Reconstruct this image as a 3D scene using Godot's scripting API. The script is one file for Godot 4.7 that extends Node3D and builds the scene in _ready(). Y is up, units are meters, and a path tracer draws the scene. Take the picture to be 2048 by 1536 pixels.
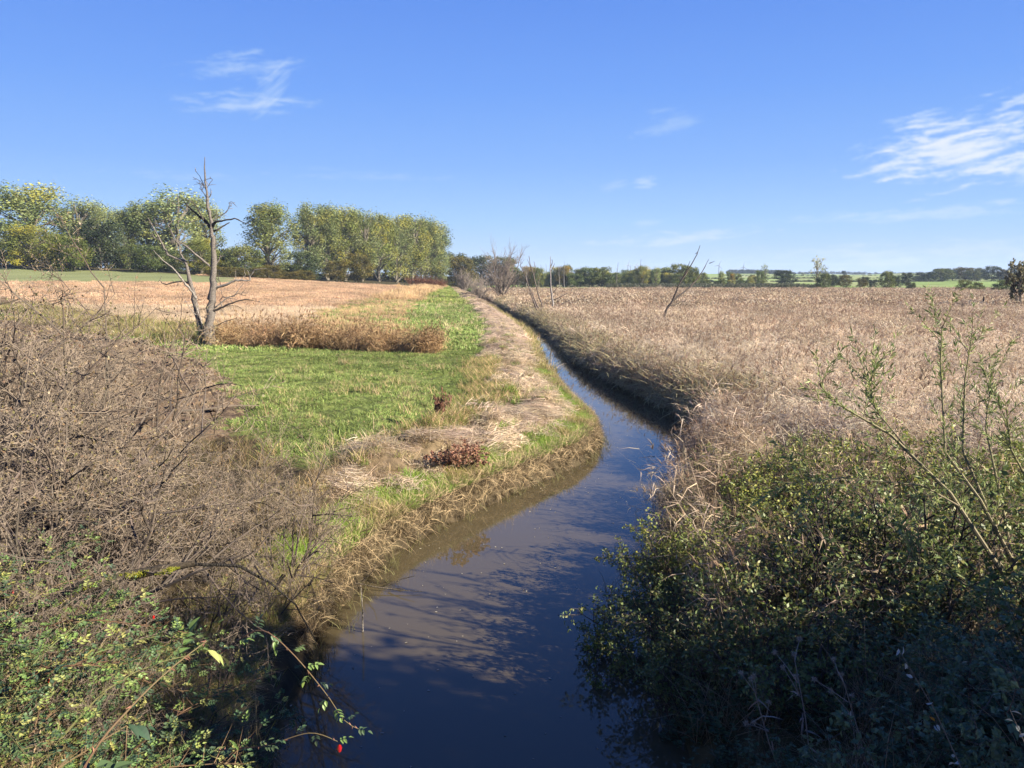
extends Node3D
# A stream through reed marsh, seen from a bridge: x to the right, -z ahead (D = -z), metres.

const EYE := 3.8
const WATER := -0.9
var R := RandomNumberGenerator.new()
var N1 := FastNoiseLite.new()
var N2 := FastNoiseLite.new()
var XL := PackedFloat32Array()   # left and right waterline by distance, every half metre from -24
var XR := PackedFloat32Array()
var SOIL := PackedVector2Array([Vector2(-7.2, 18.5), Vector2(-9.6, 26), Vector2(-13.5, 33), Vector2(-19.2, 42.5), Vector2(-46, 70), Vector2(-64, 70), Vector2(-62, 22), Vector2(-26, 14.5), Vector2(-14, 13.2), Vector2(-9, 14.5)])
var M := {}
const UP := Vector3.UP

# ------------------------------------------------------------------ mesh building
class MB:
	var v := PackedVector3Array()
	var n := PackedVector3Array()
	var c := PackedColorArray()
	var sm := false
	func _init(smooth := false) -> void:
		sm = smooth
	func tri(a: Vector3, b: Vector3, d: Vector3, ca: Color, cb: Color, cd: Color) -> void:
		v.append(a); v.append(b); v.append(d)
		c.append(ca); c.append(cb); c.append(cd)
		if sm:
			var m := (d - a).cross(b - a).normalized()
			n.append(m); n.append(m); n.append(m)
	func quad(a: Vector3, b: Vector3, d: Vector3, e: Vector3, c0: Color, c1: Color) -> void:   # a b at the start, e d at the end
		tri(a, b, d, c0, c0, c1)
		tri(a, d, e, c0, c1, c1)
	func blade(b: Vector3, d: Vector3, bend: Vector3, w: float, side: Vector3, c0: Color, c1: Color, segs: int) -> void:
		var l := b - side * w
		var r := b + side * w
		var pc := c0
		for i in range(1, segs + 1):
			var t := float(i) / segs
			var p := b + d * t + bend * (t * t)
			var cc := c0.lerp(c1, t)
			if i == segs:
				tri(l, r, p, pc, pc, cc)
			else:
				var hw := w * (1.0 - 0.55 * t)
				var l2 := p - side * hw
				var r2 := p + side * hw
				tri(l, r, r2, pc, pc, cc)
				tri(l, r2, l2, pc, cc, cc)
				l = l2
				r = r2
			pc = cc
	func leaf(b: Vector3, d: Vector3, side: Vector3, up: Vector3, w: float, col: Color) -> void:   # a folded pointed leaf
		var k := b + d * 0.45 - up * (w * 0.5)
		var t := b + d
		tri(b, b + d * 0.42 + side * w, k, col, col, col)
		tri(b + d * 0.42 + side * w, t, k, col, col, col)
		tri(b, k, b + d * 0.42 - side * w, col, col, col)
		tri(b + d * 0.42 - side * w, k, t, col, col, col)
	func fine_leaf(b: Vector3, d: Vector3, side: Vector3, up: Vector3, w: float, col: Color) -> void:   # rounded outline with a folded midrib, for leaves close by
		var mid := PackedVector3Array()
		var l := PackedVector3Array()
		var r := PackedVector3Array()
		for i in 6:
			var t := i / 5.0
			var m := b + d * t - up * (w * .9 * t * t)
			var hw := w * sin(PI * pow(t, .8)) * (1.0 if i % 2 == 0 else .93)
			mid.append(m)
			l.append(m + side * hw + up * hw * .35)
			r.append(m - side * hw + up * hw * .35)
		var dk := Color(col.r * .9, col.g * .92, col.b * .9)
		for i in 5:
			quad(mid[i], l[i], l[i + 1], mid[i + 1], col, col)
			quad(r[i], mid[i], mid[i + 1], r[i + 1], dk, dk)
	func diamond(b: Vector3, d: Vector3, side: Vector3, w: float, col: Color) -> void:
		var h := b + d * 0.45
		tri(b, h + side * w, b + d, col, col, col)
		tri(b, b + d, h - side * w, col, col, col)
	func tube(pts: PackedVector3Array, rad: PackedFloat32Array, sides: int, c0: Color, c1: Color, rough := 0.0) -> void:
		var last := pts.size() - 1
		var ring: PackedVector3Array
		var rn: PackedVector3Array
		var ref := Vector3(0.31, 0.2, 0.93)
		for i in last + 1:
			var t := (pts[mini(i + 1, last)] - pts[maxi(i - 1, 0)]).normalized()
			var a := t.cross(ref).normalized()
			if a.length() < 0.5:
				a = t.cross(Vector3.RIGHT).normalized()
			var b := t.cross(a)
			var cur := PackedVector3Array()
			var cn := PackedVector3Array()
			for k in sides:
				var an := TAU * k / sides
				var o := a * cos(an) + b * sin(an)
				var lump := 1.0 + rough * sin(an * 3.0 + i * 1.7) * 0.5 + rough * sin(an * 2.0 - i * 2.3) * 0.5
				cur.append(pts[i] + o * rad[i] * lump)
				cn.append(o)
			if i > 0:
				var ca := c0.lerp(c1, float(i - 1) / last)
				var cb := c0.lerp(c1, float(i) / last)
				for k in sides:
					var q := (k + 1) % sides
					v.append(ring[k]); v.append(cur[q]); v.append(ring[q])
					v.append(ring[k]); v.append(cur[k]); v.append(cur[q])
					c.append(ca); c.append(cb); c.append(ca)
					c.append(ca); c.append(cb); c.append(cb)
					if sm:
						n.append(rn[k]); n.append(cn[q]); n.append(rn[q])
						n.append(rn[k]); n.append(cn[k]); n.append(cn[q])
			ring = cur
			rn = cn
	func spike(p: Vector3, d: Vector3, r: float, c0: Color, c1: Color) -> void:   # a three-sided twig
		var a := d.cross(Vector3(0.3, 0.5, 0.81)).normalized() * r
		var b := d.normalized().cross(a)
		var p1 := p + a
		var p2 := p - a * 0.5 + b * 0.87
		var p3 := p - a * 0.5 - b * 0.87
		var e := p + d
		tri(p1, p2, e, c0, c0, c1)
		tri(p2, p3, e, c0, c0, c1)
		tri(p3, p1, e, c0, c0, c1)
	func lump(p: Vector3, r: Vector3, R: RandomNumberGenerator, col: Color, rough := 0.3) -> void:   # a small uneven stone or clod
		var top := p + Vector3(R.randf_range(-.3, .3) * r.x, r.y, R.randf_range(-.3, .3) * r.z)
		var ring := PackedVector3Array()
		var low := PackedVector3Array()
		for k in 6:
			var a := TAU * (k + R.randf_range(-.25, .25)) / 6
			var s := 1.0 + R.randf_range(-rough, rough)
			ring.append(p + Vector3(cos(a) * r.x * 0.75 * s, r.y * R.randf_range(.45, .75), sin(a) * r.z * 0.75 * s))
			low.append(p + Vector3(cos(a) * r.x * s, -r.y * 0.3, sin(a) * r.z * s))
		for k in 6:
			var q := (k + 1) % 6
			tri(top, ring[k], ring[q], col, col, col)
			tri(ring[k], low[k], low[q], col, col, col)
			tri(ring[k], low[q], ring[q], col, col, col)
	func mesh() -> ArrayMesh:
		var m := ArrayMesh.new()
		if v.is_empty():
			return m
		var a := []
		a.resize(Mesh.ARRAY_MAX)
		a[Mesh.ARRAY_VERTEX] = v
		a[Mesh.ARRAY_COLOR] = c
		if sm:
			a[Mesh.ARRAY_NORMAL] = n
		m.add_surface_from_arrays(Mesh.PRIMITIVE_TRIANGLES, a)
		return m

# ------------------------------------------------------------------ small helpers
func rf(a: float, b: float) -> float:
	return R.randf_range(a, b)

func rdir() -> Vector3:
	var z := rf(-1, 1)
	var a := rf(0, TAU)
	var q := sqrt(1 - z * z)
	return Vector3(q * cos(a), z, q * sin(a))

func flat(a: float) -> Vector3:
	return Vector3(cos(a), 0, sin(a))

func sstep(a: float, b: float, x: float) -> float:
	return smoothstep(a, b, x)

func shade(c: Color, k: float) -> Color:
	return Color(c.r * k, c.g * k, c.b * k)

func vary(c: Color, k: float) -> Color:
	var s := 1.0 + rf(-k, k)
	return Color(c.r * s * (1 + rf(-k, k) * .35), c.g * s, c.b * s * (1 + rf(-k, k) * .35))

func table(rows: PackedVector2Array) -> PackedFloat32Array:
	var raw := PackedFloat32Array()
	var at := 0
	for i in 900:
		var d := -24.0 + i * 0.5
		while at < rows.size() - 2 and d > rows[at + 1].x:
			at += 1
		var t := clampf((d - rows[at].x) / (rows[at + 1].x - rows[at].x), 0, 1)
		raw.append(lerpf(rows[at].y, rows[at + 1].y, t))
	var out := PackedFloat32Array()
	for i in raw.size():
		var s := 0.0
		var w := 0.0
		var reach := 2 if i < 130 else 6
		for k in range(-reach, reach + 1):
			s += raw[clampi(i + k, 0, raw.size() - 1)]
			w += 1
		out.append(s / w)
	return out

func look(t: PackedFloat32Array, d: float) -> float:
	var f := clampf((d + 24.0) * 2.0, 0, t.size() - 2.001)
	var i := int(f)
	return lerpf(t[i], t[i + 1], f - i)

func lin(a: float, b: float, va: float, vb: float, x: float) -> float:
	return lerpf(va, vb, clampf((x - a) / (b - a), 0, 1))

# ------------------------------------------------------------------ the lie of the land
func left_rise(x: float, d: float) -> float:
	if d < 70.0:
		return 0.0
	var ratio := clampf(-x / d, 0, .8)
	var far := rise_at(PackedVector2Array([Vector2(0, 0), Vector2(.07, 0), Vector2(.146, 1.7), Vector2(.21, 2.3), Vector2(.276, 3.0), Vector2(.37, 4.6), Vector2(.47, 6.0), Vector2(.633, 7.2), Vector2(.8, 8.0)]), ratio)
	var mid := rise_at(PackedVector2Array([Vector2(0, 0), Vector2(.07, 0), Vector2(.2, 1.2), Vector2(.37, 2.8), Vector2(.5, 3.4), Vector2(.63, 3.8), Vector2(.8, 4.4)]), ratio)
	if d < 150:
		return mid * pow((d - 70) / 80.0, 1.4)
	if d < 200:
		return lerpf(mid, far, (d - 150) / 50.0)
	return far + minf((d - 200) * .012, 3.0) * sstep(.07, .2, ratio)

func rise_at(t: PackedVector2Array, x: float) -> float:
	for i in t.size() - 1:
		if x <= t[i + 1].x:
			return lerpf(t[i].y, t[i + 1].y, (x - t[i].x) / (t[i + 1].x - t[i].x))
	return t[t.size() - 1].y

func emb(d: float) -> float:
	return 1.95 * (1.0 - sstep(0.8, 9.5, d))

func strip_w(d: float) -> float:
	if d < 22:
		return lin(12, 22, 2.3, 3.4, d)
	if d < 40:
		return lin(22, 28, 3.4, 2.9, d) if d < 28 else lin(28, 40, 2.9, 3.4, d)
	return lin(60, 140, 3.4, 2.5, d)

func slope_fix(t: PackedFloat32Array, d: float) -> float:
	var s := look(t, d + 0.6) - look(t, d - 0.6)
	s /= 1.2
	return 1.0 / sqrt(1.0 + s * s)

func height(x: float, d: float) -> float:
	var xl := look(XL, d)
	var xr := look(XR, d)
	if x > xl and x < xr and d < 400:
		return WATER - minf(0.9, 0.08 + minf(x - xl, xr - x) * 0.9)
	var h := 0.0
	if x <= xl or d >= 400 and x < 0:
		var s := (xl - x) * slope_fix(XL, d)
		h = WATER - 0.08 + 0.62 * sstep(0, .34, s) + .36 * sstep(.3, 2.2, s)
		h += emb(d) * sstep(0.1, 2.4, s)
		var w := strip_w(d)
		if d > 11 and s < w + .6 and s > .7 and d < 300:
			var lump := 0.5 + 0.5 * N2.get_noise_2d(x * 1.5, d * 1.1)
			h += (0.0 + 0.55 * lump * lump) * sstep(1.0, 1.9, s) * (1.0 - sstep(w - .5, w + .5, s)) * sstep(11, 14, d)
		h += left_rise(x, d)
		h += (N1.get_noise_2d(x * 2.0, d * 2.0) * 0.07 + N2.get_noise_2d(x * 1.9, d * 2.2) * .10) * sstep(.5, 2, s)
	else:
		var s := (x - xr) * slope_fix(XR, d)
		h = WATER - 0.08 + 0.5 * sstep(0, .7, s) + .12 * sstep(.6, 2.5, s)
		h += emb(d) * sstep(0.2, 2.6, s)
		if d > 240:
			h += clampf(s / 60.0, 0, 1) * (minf(d - 240, 1000) * 0.0098 + maxf(0, minf(d - 1240, 1600)) * .002)
			h += N1.get_noise_2d(x * .012, d * .012) * 4.0 * clampf((d - 500) / 500.0, 0, 1)
		h += N1.get_noise_2d(x * 1.3, d * 1.3) * 0.1 * sstep(1, 3, s)
	return h

func at(x: float, d: float, up := 0.0) -> Vector3:
	return Vector3(x, height(x, d) + up, -d)

func back_line(x: float) -> float:   # from the uncut reeds by the dead tree to the tussocks behind the bare soil
	if x > -4.0:
		return 1e6
	if x > -16.7:
		return lin(-16.7, -4.0, 44.6, 40.2, x)
	return 44.6 + (-16.7 - x) * 1.05

func path_left(d: float) -> float:
	if d < 62:
		return lin(40, 62, -4.4, -9.5, d)
	return lin(62, 140, -9.5, -16, d) if d < 140 else lin(140, 370, -16, -30, d)

func sedge_edge(d: float) -> float:
	if d < 50:
		return lin(40, 50, -7.5, -12, d)
	return lin(50, 76, -12, -20, d) if d < 76 else lin(76, 370, -20, -36, d)

# 0 water, 1 bank edge, 2 cut straw, 3 grass, 4 pale stubble, 5 sedge, 6 crop, 7 soil, 8 uncut reeds, 9 tussocks, 10 reed bed, 11 right pasture, 12 left thicket floor, 13 right thicket floor, 14 wood floor
func in_soil(x: float, d: float) -> bool:
	return Geometry2D.is_point_in_polygon(Vector2(x + N1.get_noise_2d(x * 1.7, d * 1.7 + 40.0) * 1.3, d + N1.get_noise_2d(x * 1.7 + 60.0, d * 1.7) * 1.6), SOIL)

func zone(x: float, d: float) -> int:
	var xl := look(XL, d)
	if x <= xl or d > 400 and x < 0:
		var s := (xl - x) * slope_fix(XL, d)
		if s < 1.0:
			return 1
		if in_soil(x, d):
			return 7
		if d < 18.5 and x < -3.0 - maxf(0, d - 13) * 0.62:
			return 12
		if s < strip_w(d) + N1.get_noise_2d(x, d) * .9 and d < 340:
			return 2
		var line := back_line(x)
		if d < line - 1.6:
			return 3
		if d < line + (1.6 if x > -16.9 else 5.5):
			return 8 if x > -16.9 else 9
		if d > 375:
			return 14
		if x > path_left(d) + N1.get_noise_2d(x * .6, d * .6) * 1.6:
			return 3
		if x > sedge_edge(d) + N1.get_noise_2d(x * .5, d * .5) * 3.0:
			return 4
		var ratio := -x / d
		if d > 150 - (ratio - .37) * 40 and ratio > .355 and d < 186:
			return 6
		var rim := lin(.3, .42, 206, 184, ratio) + N1.get_noise_2d(x * .2, 5.0) * 4.0
		if d < rim or ratio < .1:
			return 5
		return 14
	if x < look(XR, d):
		return 0
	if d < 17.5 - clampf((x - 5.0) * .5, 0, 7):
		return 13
	if d < 232 + N1.get_noise_2d(x * .1, 3.0) * 8:
		return 10
	return 11

func ground_color(x: float, d: float) -> Color:
	var k := 1.0 + 0.25 * N1.get_noise_2d(x * .7, d * .7) + .15 * N2.get_noise_2d(x * 2.0, d * 2.0)
	var c := Color(.2, .15, .08)
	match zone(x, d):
		0: c = Color(.07, .055, .035)
		1: c = Color(.075, .058, .035)
		2: c = Color(.20, .15, .09)
		3: c = Color(.14, .17, .05)
		4: c = Color(.30, .23, .12)
		5: c = Color(.40, .285, .185) if d > 60 else Color(.3, .2, .1)
		6: c = Color(.235, .26, .115)
		7: c = Color(.12, .085, .055)
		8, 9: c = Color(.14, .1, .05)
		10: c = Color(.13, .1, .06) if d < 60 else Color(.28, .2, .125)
		11:
			c = Color(.17, .25, .065)
			if d > 300:
				var strip := N1.get_noise_2d(x * .05, d * .22)
				c = Color(.25, .34, .1) if strip < .12 else Color(.38, .38, .19)
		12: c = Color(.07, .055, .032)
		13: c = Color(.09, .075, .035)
		14: c = Color(.08, .07, .035)
	return shade(c, k)

# ------------------------------------------------------------------ naming
func tag(o: Node3D, label: String, category := "", group := "", kind := "") -> void:
	if label != "":
		o.set_meta("label", label)
	if category != "":
		o.set_meta("category", category)
	if group != "":
		o.set_meta("group", group)
	if kind != "":
		o.set_meta("kind", kind)

var used := {}
func numbered(called: String) -> String:
	used[called] = used.get(called, -1) + 1
	return called if used[called] == 0 else "%s_%03d" % [called, used[called]]

const ORDER := ["first", "second", "third", "fourth", "fifth", "sixth", "seventh", "eighth", "ninth", "tenth", "eleventh", "twelfth", "thirteenth", "fourteenth", "fifteenth", "sixteenth", "seventeenth", "eighteenth", "nineteenth", "twentieth"]
func nth(k: int) -> String:
	if k < 20:
		return ORDER[k]
	var tens: Array = ["twenty", "thirty", "forty", "fifty", "sixty"]
	var at_ten := (k + 1) / 10 - 2
	if (k + 1) % 10 == 0:
		return ["thirtieth", "fortieth", "fiftieth", "sixtieth"][at_ten - 1]
	return tens[at_ten] + "-" + ORDER[(k + 1) % 10 - 1]

func thing(called: String, where: Vector3, label: String, category: String, group := "", kind := "") -> Node3D:
	var o := Node3D.new()
	o.name = numbered(called)
	add_child(o)
	o.position = where
	tag(o, label, category, group, kind)
	return o

func part(called: String, mesh: Mesh, mat: Material, parent: Node3D) -> MeshInstance3D:
	var o := MeshInstance3D.new()
	o.mesh = mesh
	o.material_override = mat
	var k := 0
	var nm := called
	while parent.has_node(NodePath(nm)):
		k += 1
		nm = "%s_%03d" % [called, k]
	o.name = nm
	parent.add_child(o, true)
	return o

func top_mesh(called: String, mesh: Mesh, mat: Material, label := "", category := "", group := "", kind := "") -> MeshInstance3D:
	var o := MeshInstance3D.new()
	o.mesh = mesh
	o.material_override = mat
	o.name = numbered(called)
	add_child(o)
	tag(o, label, category, group, kind)
	return o

func copies(called: String, mesh: Mesh, mat: Material, xf: Array[Transform3D], cols: PackedColorArray, parent: Node3D) -> void:
	if xf.is_empty():
		return
	var mm := MultiMesh.new()
	mm.transform_format = MultiMesh.TRANSFORM_3D
	mm.use_colors = true
	mm.mesh = mesh
	mm.instance_count = xf.size()
	for i in xf.size():
		mm.set_instance_transform(i, xf[i])
		mm.set_instance_color(i, cols[i])
	var o := MultiMeshInstance3D.new()
	o.multimesh = mm
	o.material_override = mat
	var k := 0
	var nm := called
	while parent.has_node(NodePath(nm)):
		k += 1
		nm = "%s_%03d" % [called, k]
	o.name = nm
	o.set_meta("kind", "stuff")
	parent.add_child(o, true)

# Scatter tufts over one zone between two distances; the meshes are shared out evenly.
func scatter(parent: Node3D, called: String, meshes: Array, mat: Material, z: int, d0: float, d1: float, x0: float, x1: float, per_m2: float, s0: float, s1: float, tint: Color, spread := 0.2, patch := 0.0, lean := 0.15, sink := 0.0) -> void:
	var xfs := []
	var cls := []
	for m in meshes:
		var e: Array[Transform3D] = []
		xfs.append(e)
		cls.append(PackedColorArray())
	var n := int((d1 - d0) * (x1 - x0) * per_m2)
	for i in n:
		var d := rf(d0, d1)
		var x := rf(x0, x1)
		if absf(x) > 0.72 * d + 4.0:
			continue
		if zone(x, d) != z:
			continue
		if z == 10 and x < look(XR, d) + .2:
			continue
		var pn := N1.get_noise_2d(x * 1.4 + 91.0, d * 1.4)
		if patch > 0.0 and pn < patch - 1.0:
			continue
		var s := rf(s0, s1) * (1.0 + .35 * N2.get_noise_2d(x * .5, d * .5))
		var b := Basis(Vector3(rf(-1, 1), 0, rf(-1, 1)).normalized(), rf(0, lean)) * Basis(UP, rf(0, TAU)) * Basis.from_scale(Vector3(s, s * rf(.8, 1.2), s))
		var k := i % meshes.size()
		xfs[k].append(Transform3D(b, at(x, d, -sink)))
		var q := 1.0 + rf(-spread, spread) + pn * .3 + N2.get_noise_2d(x * .13, d * .1) * .32
		cls[k].append(Color(tint.r * q * (1 + rf(-.06, .06)), tint.g * q, tint.b * q * (1 + rf(-.06, .06))))
	for k in meshes.size():
		copies(called, meshes[k], mat, xfs[k], cls[k], parent)

# ------------------------------------------------------------------ tufts
func tuft(n: int, radius: float, h0: float, h1: float, w: float, lean: float, droop: float, c0: Color, c1: Color, segs := 3, odd := Color(0, 0, 0), odd_share := 0.0) -> ArrayMesh:
	var mb := MB.new()
	for i in n:
		var a := rf(0, TAU)
		var p := flat(rf(0, TAU)) * radius * sqrt(R.randf())
		var h := rf(h0, h1)
		var d := (UP + flat(a) * rf(0, lean)).normalized() * h
		var bend := (flat(a + rf(-.6, .6)) - UP * .6) * h * rf(0, droop)
		var k0 := c0
		var k1 := c1
		if R.randf() < odd_share:
			k0 = odd
			k1 = odd
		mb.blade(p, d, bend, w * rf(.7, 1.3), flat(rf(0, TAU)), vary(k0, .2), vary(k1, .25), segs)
	return mb.mesh()

func reed_clump(n: int, radius: float, h0: float, h1: float, w: float, lean: float, heading: float, leaves: int, stem: Color, leafc: Color, plume: Color, plume_share: float) -> ArrayMesh:
	var mb := MB.new()
	for i in n:
		var p := flat(rf(0, TAU)) * radius * sqrt(R.randf())
		var h := rf(h0, h1)
		var a := heading + rf(-1.6, 1.6)
		var d := (UP + flat(a) * rf(.05, lean)).normalized() * h
		var bend := (flat(a) * .5 - UP * .25) * h * rf(.0, .5)
		var sc := vary(stem, .2)
		mb.blade(p, d, bend, w * .6, flat(rf(0, TAU)), shade(sc, .8), sc, 3)
		for k in leaves:
			var t := rf(.25, .98)
			var b := p + d * t + bend * t * t
			var la := rf(0, TAU)
			var ln := rf(.22, .5) * minf(1.0, h)
			var ld := (flat(la) * rf(.5, 1.0) + UP * rf(-.1, .8)).normalized() * ln
			mb.blade(b, ld, -UP * ln * rf(.1, .9), w, flat(la + PI / 2 + rf(-.5, .5)).lerp(UP, rf(0, .5)).normalized(), vary(leafc, .22), vary(leafc, .25), 2)
		if R.randf() < plume_share:
			var e := p + d + bend
			for q in 5:
				mb.blade(e - d.normalized() * .12, (d.normalized() + rdir() * .4).normalized() * rf(.14, .26), flat(a) * .06 - UP * .05, w * 1.1, flat(rf(0, TAU)), vary(plume, .2), vary(plume, .2), 2)
	return mb.mesh()

func straw_heap(n: int, radius: float, length: float, w: float, heading: float, c: Color) -> ArrayMesh:
	var mb := MB.new()
	for i in n:
		var q := sqrt(R.randf())
		var p := flat(rf(0, TAU)) * radius * q + UP * rf(0, .24) * (1.1 - q)
		var a := heading + rf(-.75, .75) + (PI if R.randf() < .3 else 0.0) + (rf(-1.5, 1.5) if R.randf() < .15 else 0.0)
		var l := length * rf(.4, 1.1)
		var d := flat(a) * l + UP * rf(-.08, .35) * l
		mb.blade(p - d * .5, d, UP * rf(-.25, .08) * l + flat(a + PI / 2) * rf(-.4, .4) * l, w * rf(.6, 1.4), (flat(a + PI / 2) + UP * rf(-1, 1)).normalized(), vary(c, .28), vary(c, .28), 3)
	return mb.mesh()

# ------------------------------------------------------------------ woody growth
# prm: levels, kids per level, length ratio, spread, wobble, lift, sides, tip sink
func grow(mb: MB, p: Vector3, dir: Vector3, length: float, r: float, lv: int, prm: Dictionary, tips: Array) -> void:
	var segs: int = [5, 4, 3, 2][mini(lv, 3)]
	var pts := PackedVector3Array([p])
	var rad := PackedFloat32Array([r])
	var q := p
	var d := dir
	for i in segs:
		d = (d + rdir() * prm.wobble + UP * prm.lift * (1.0 if lv == 0 else .6)).normalized()
		q += d * length / segs
		pts.append(q)
		rad.append(r * lerpf(1.0, .3 if lv < prm.levels else .12, float(i + 1) / segs))
	var bark: Color = vary(prm.bark, .15)
	var bark2: Color = bark.lerp(prm.twig, float(lv + 1) / (prm.levels + 1))
	if lv >= prm.levels and r < .012:
		mb.spike(p, (pts[1] - p), r, bark2, bark2)
		mb.spike(pts[1] - (pts[1] - p) * .08, q - pts[1], r * .8, bark2, bark2)
	else:
		mb.tube(pts, rad, [6, 5, 3, 3][mini(lv, 3)], bark, bark2)
	if lv >= prm.levels:
		tips.append([p, pts[1], q])
		return
	var kids: int = prm.kids[lv]
	for k in kids:
		var t := lerpf(prm.first, 1.0, (k + R.randf()) / kids)
		var f := t * segs
		var i := mini(int(f), segs - 1)
		var b := pts[i].lerp(pts[i + 1], f - i)
		var along := (pts[i + 1] - pts[i]).normalized()
		var out := (along.cross(rdir())).normalized()
		var nd: Vector3 = (along * rf(.35, .8) + out * prm.spread * rf(.6, 1.2)).normalized()
		grow(mb, b, nd, length * prm.ratio * rf(.6, 1.15) * (1.15 - .4 * t), maxf(r * lerpf(.6, .38, t), .0022 * prm.thick), lv + 1, prm, tips)

func foliage(mb: MB, tips: Array, per: int, l0: float, l1: float, ws: float, cols: Array, folded := true, hang := 0.3) -> void:
	for t in tips:
		var a: Vector3 = t[0]
		var e: Vector3 = t[2]
		for k in per:
			var b := a.lerp(e, rf(.1, 1.02))
			var d := ((e - a).normalized() * .7 + rdir() - UP * hang).normalized() * rf(l0, l1)
			var side := d.cross(rdir()).normalized()
			var col: Color = vary(cols[R.randi() % cols.size()], .2)
			if folded:
				mb.leaf(b, d, side, side.cross(d).normalized(), d.length() * ws, col)
			else:
				mb.diamond(b, d, side, d.length() * ws, col)

func shrub(called: String, prm: Dictionary, stems: int, reach: float, h: float, r: float, fan: float, leaf_per: int, l0: float, l1: float, ws: float, cols: Array, folded := false) -> Node3D:
	var root := Node3D.new()
	var mb := MB.new()
	var tips := []
	for i in stems:
		var a := TAU * (i + rf(-.4, .4)) / stems
		var out := flat(a)
		grow(mb, out * rf(0, reach), (UP + out * rf(.1, fan)).normalized(), h * rf(.65, 1.05), r * rf(.6, 1.1), 0, prm, tips)
	part("stems", mb.mesh(), M.twig, root)
	if leaf_per > 0:
		var lb := MB.new()
		foliage(lb, tips, leaf_per, l0, l1, ws, cols, folded)
		part("foliage", lb.mesh(), M.leaf, root)
	root.name = called
	return root

func place(proto: Node3D, called: String, where: Vector3, size: Vector3, turn: float, label: String, category: String, group := "", leaf_mat: Material = null, lean := Vector2.ZERO) -> Node3D:
	var o: Node3D = proto.duplicate()
	o.name = numbered(called)
	add_child(o)
	o.transform = Transform3D(Basis(Vector3(lean.y, 0, -lean.x).normalized(), lean.length()) if lean.length() > 0 else Basis(), where)
	o.transform.basis = o.transform.basis * Basis(UP, turn) * Basis.from_scale(size)
	tag(o, label, category, group)
	if leaf_mat:
		for nm in ["crown", "foliage"]:
			if o.has_node(nm):
				o.get_node(nm).material_override = leaf_mat
	return o

# A far tree of unit height: trunk with limbs, and a crown of leaf clumps gathered in lobes round the limbs.
func tree(lobes: int, low: float, wide: float, top_round: float, clumps: int, size: float, cols: Array, trunks := 1, sparse := 0.0) -> Node3D:
	var root := Node3D.new()
	var wood := MB.new()
	var lv := MB.new()
	var bark := Color(.13, .115, .09)
	var tops := []
	for k in trunks:
		var lean := flat(rf(0, TAU)) * (0.05 + .07 * (trunks - 1)) * rf(.4, 1)
		var pts := PackedVector3Array()
		var rad := PackedFloat32Array()
		for i in 7:
			var t := i / 6.0
			pts.append(Vector3(0, t * .92, 0) + lean * t + rdir() * .012 * t)
			rad.append(lerpf(.022, .004, t) / sqrt(trunks))
		wood.tube(pts, rad, 6, bark, bark)
		tops.append(pts)
	for k in lobes:
		var t := (k + R.randf()) / lobes
		var y := lerpf(low, .93, pow(t, .8))
		var shape := sin(PI * clampf(lerpf(.2, 1.0 - .2 * (1 - top_round), t), 0, 1))
		var a := k * 2.4 + rf(-.6, .6)
		var rr := wide * .5 * pow(shape, .6) * rf(.3, .9)
		var lc := Vector3(cos(a) * rr, y + rf(-.03, .05), sin(a) * rr)
		var tp: PackedVector3Array = tops[k % tops.size()]
		var from := tp[clampi(int((y - .12) * 6.5), 0, 5)]
		wood.tube(PackedVector3Array([from, from.lerp(lc, .5) + UP * rf(-.01, .02), lc]), PackedFloat32Array([.009, .006, .002]), 4, bark, bark)
		var big := rf(.55, 1.25)
		var lr := Vector3(wide * rf(.13, .21), rf(.08, .15), wide * rf(.13, .21)) * big
		var tone: Color = cols[R.randi() % cols.size()]
		tone = shade(tone, rf(.75, 1.25))
		for j in int(clumps / float(lobes) * big * big):
			if sparse > 0 and R.randf() < sparse * .5:
				continue
			var o := rdir() * (pow(R.randf(), .55) * (1.0 if R.randf() < .88 else 1.35))
			var p := lc + Vector3(o.x * lr.x, o.y * lr.y, o.z * lr.z)
			var n := (rdir() + o * .7 + UP * .3).normalized()
			var s1 := n.cross(rdir()).normalized() * size * rf(.5, 1.2)
			var s2 := n.cross(s1).normalized() * size * rf(.4, 1.0)
			var col := vary(tone, .22)
			lv.tri(p - s1, p + s2, p + s1 * rf(.4, 1), col, col, col)
			lv.tri(p - s1 * .6, p + s1 * rf(.3, .8) + n * size * .3, p - s2, col, col, col)
	part("trunk", wood.mesh(), M.bark, root)
	part("crown", lv.mesh(), M.leaf, root)
	return root

# ------------------------------------------------------------------ materials
func noise_tex(freq: float, lo: float, hi: float, seed_: int, kind := FastNoiseLite.TYPE_SIMPLEX_SMOOTH, oct := 4, size := 512) -> NoiseTexture2D:
	var f := FastNoiseLite.new()
	f.noise_type = kind
	f.seed = seed_
	f.frequency = freq
	f.fractal_octaves = oct
	var t := NoiseTexture2D.new()
	t.width = size
	t.height = size
	t.seamless = true
	t.noise = f
	var g := Gradient.new()
	g.set_color(0, Color(lo, lo, lo))
	g.set_color(1, Color(hi, hi, hi))
	t.color_ramp = g
	return t

func mat(called: String, rough: float, back := 0.0, spec := 0.35, tint := Color.WHITE) -> StandardMaterial3D:
	var m := StandardMaterial3D.new()
	m.resource_name = called
	m.vertex_color_use_as_albedo = true
	m.albedo_color = Color(tint.r * .9, tint.g * .9, tint.b * .9).linear_to_srgb()
	m.roughness = rough
	m.metallic_specular = spec
	m.cull_mode = BaseMaterial3D.CULL_DISABLED
	if back > 0:
		m.backlight_enabled = true
		m.backlight = Color(back, back, back).linear_to_srgb()
	return m

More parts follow.
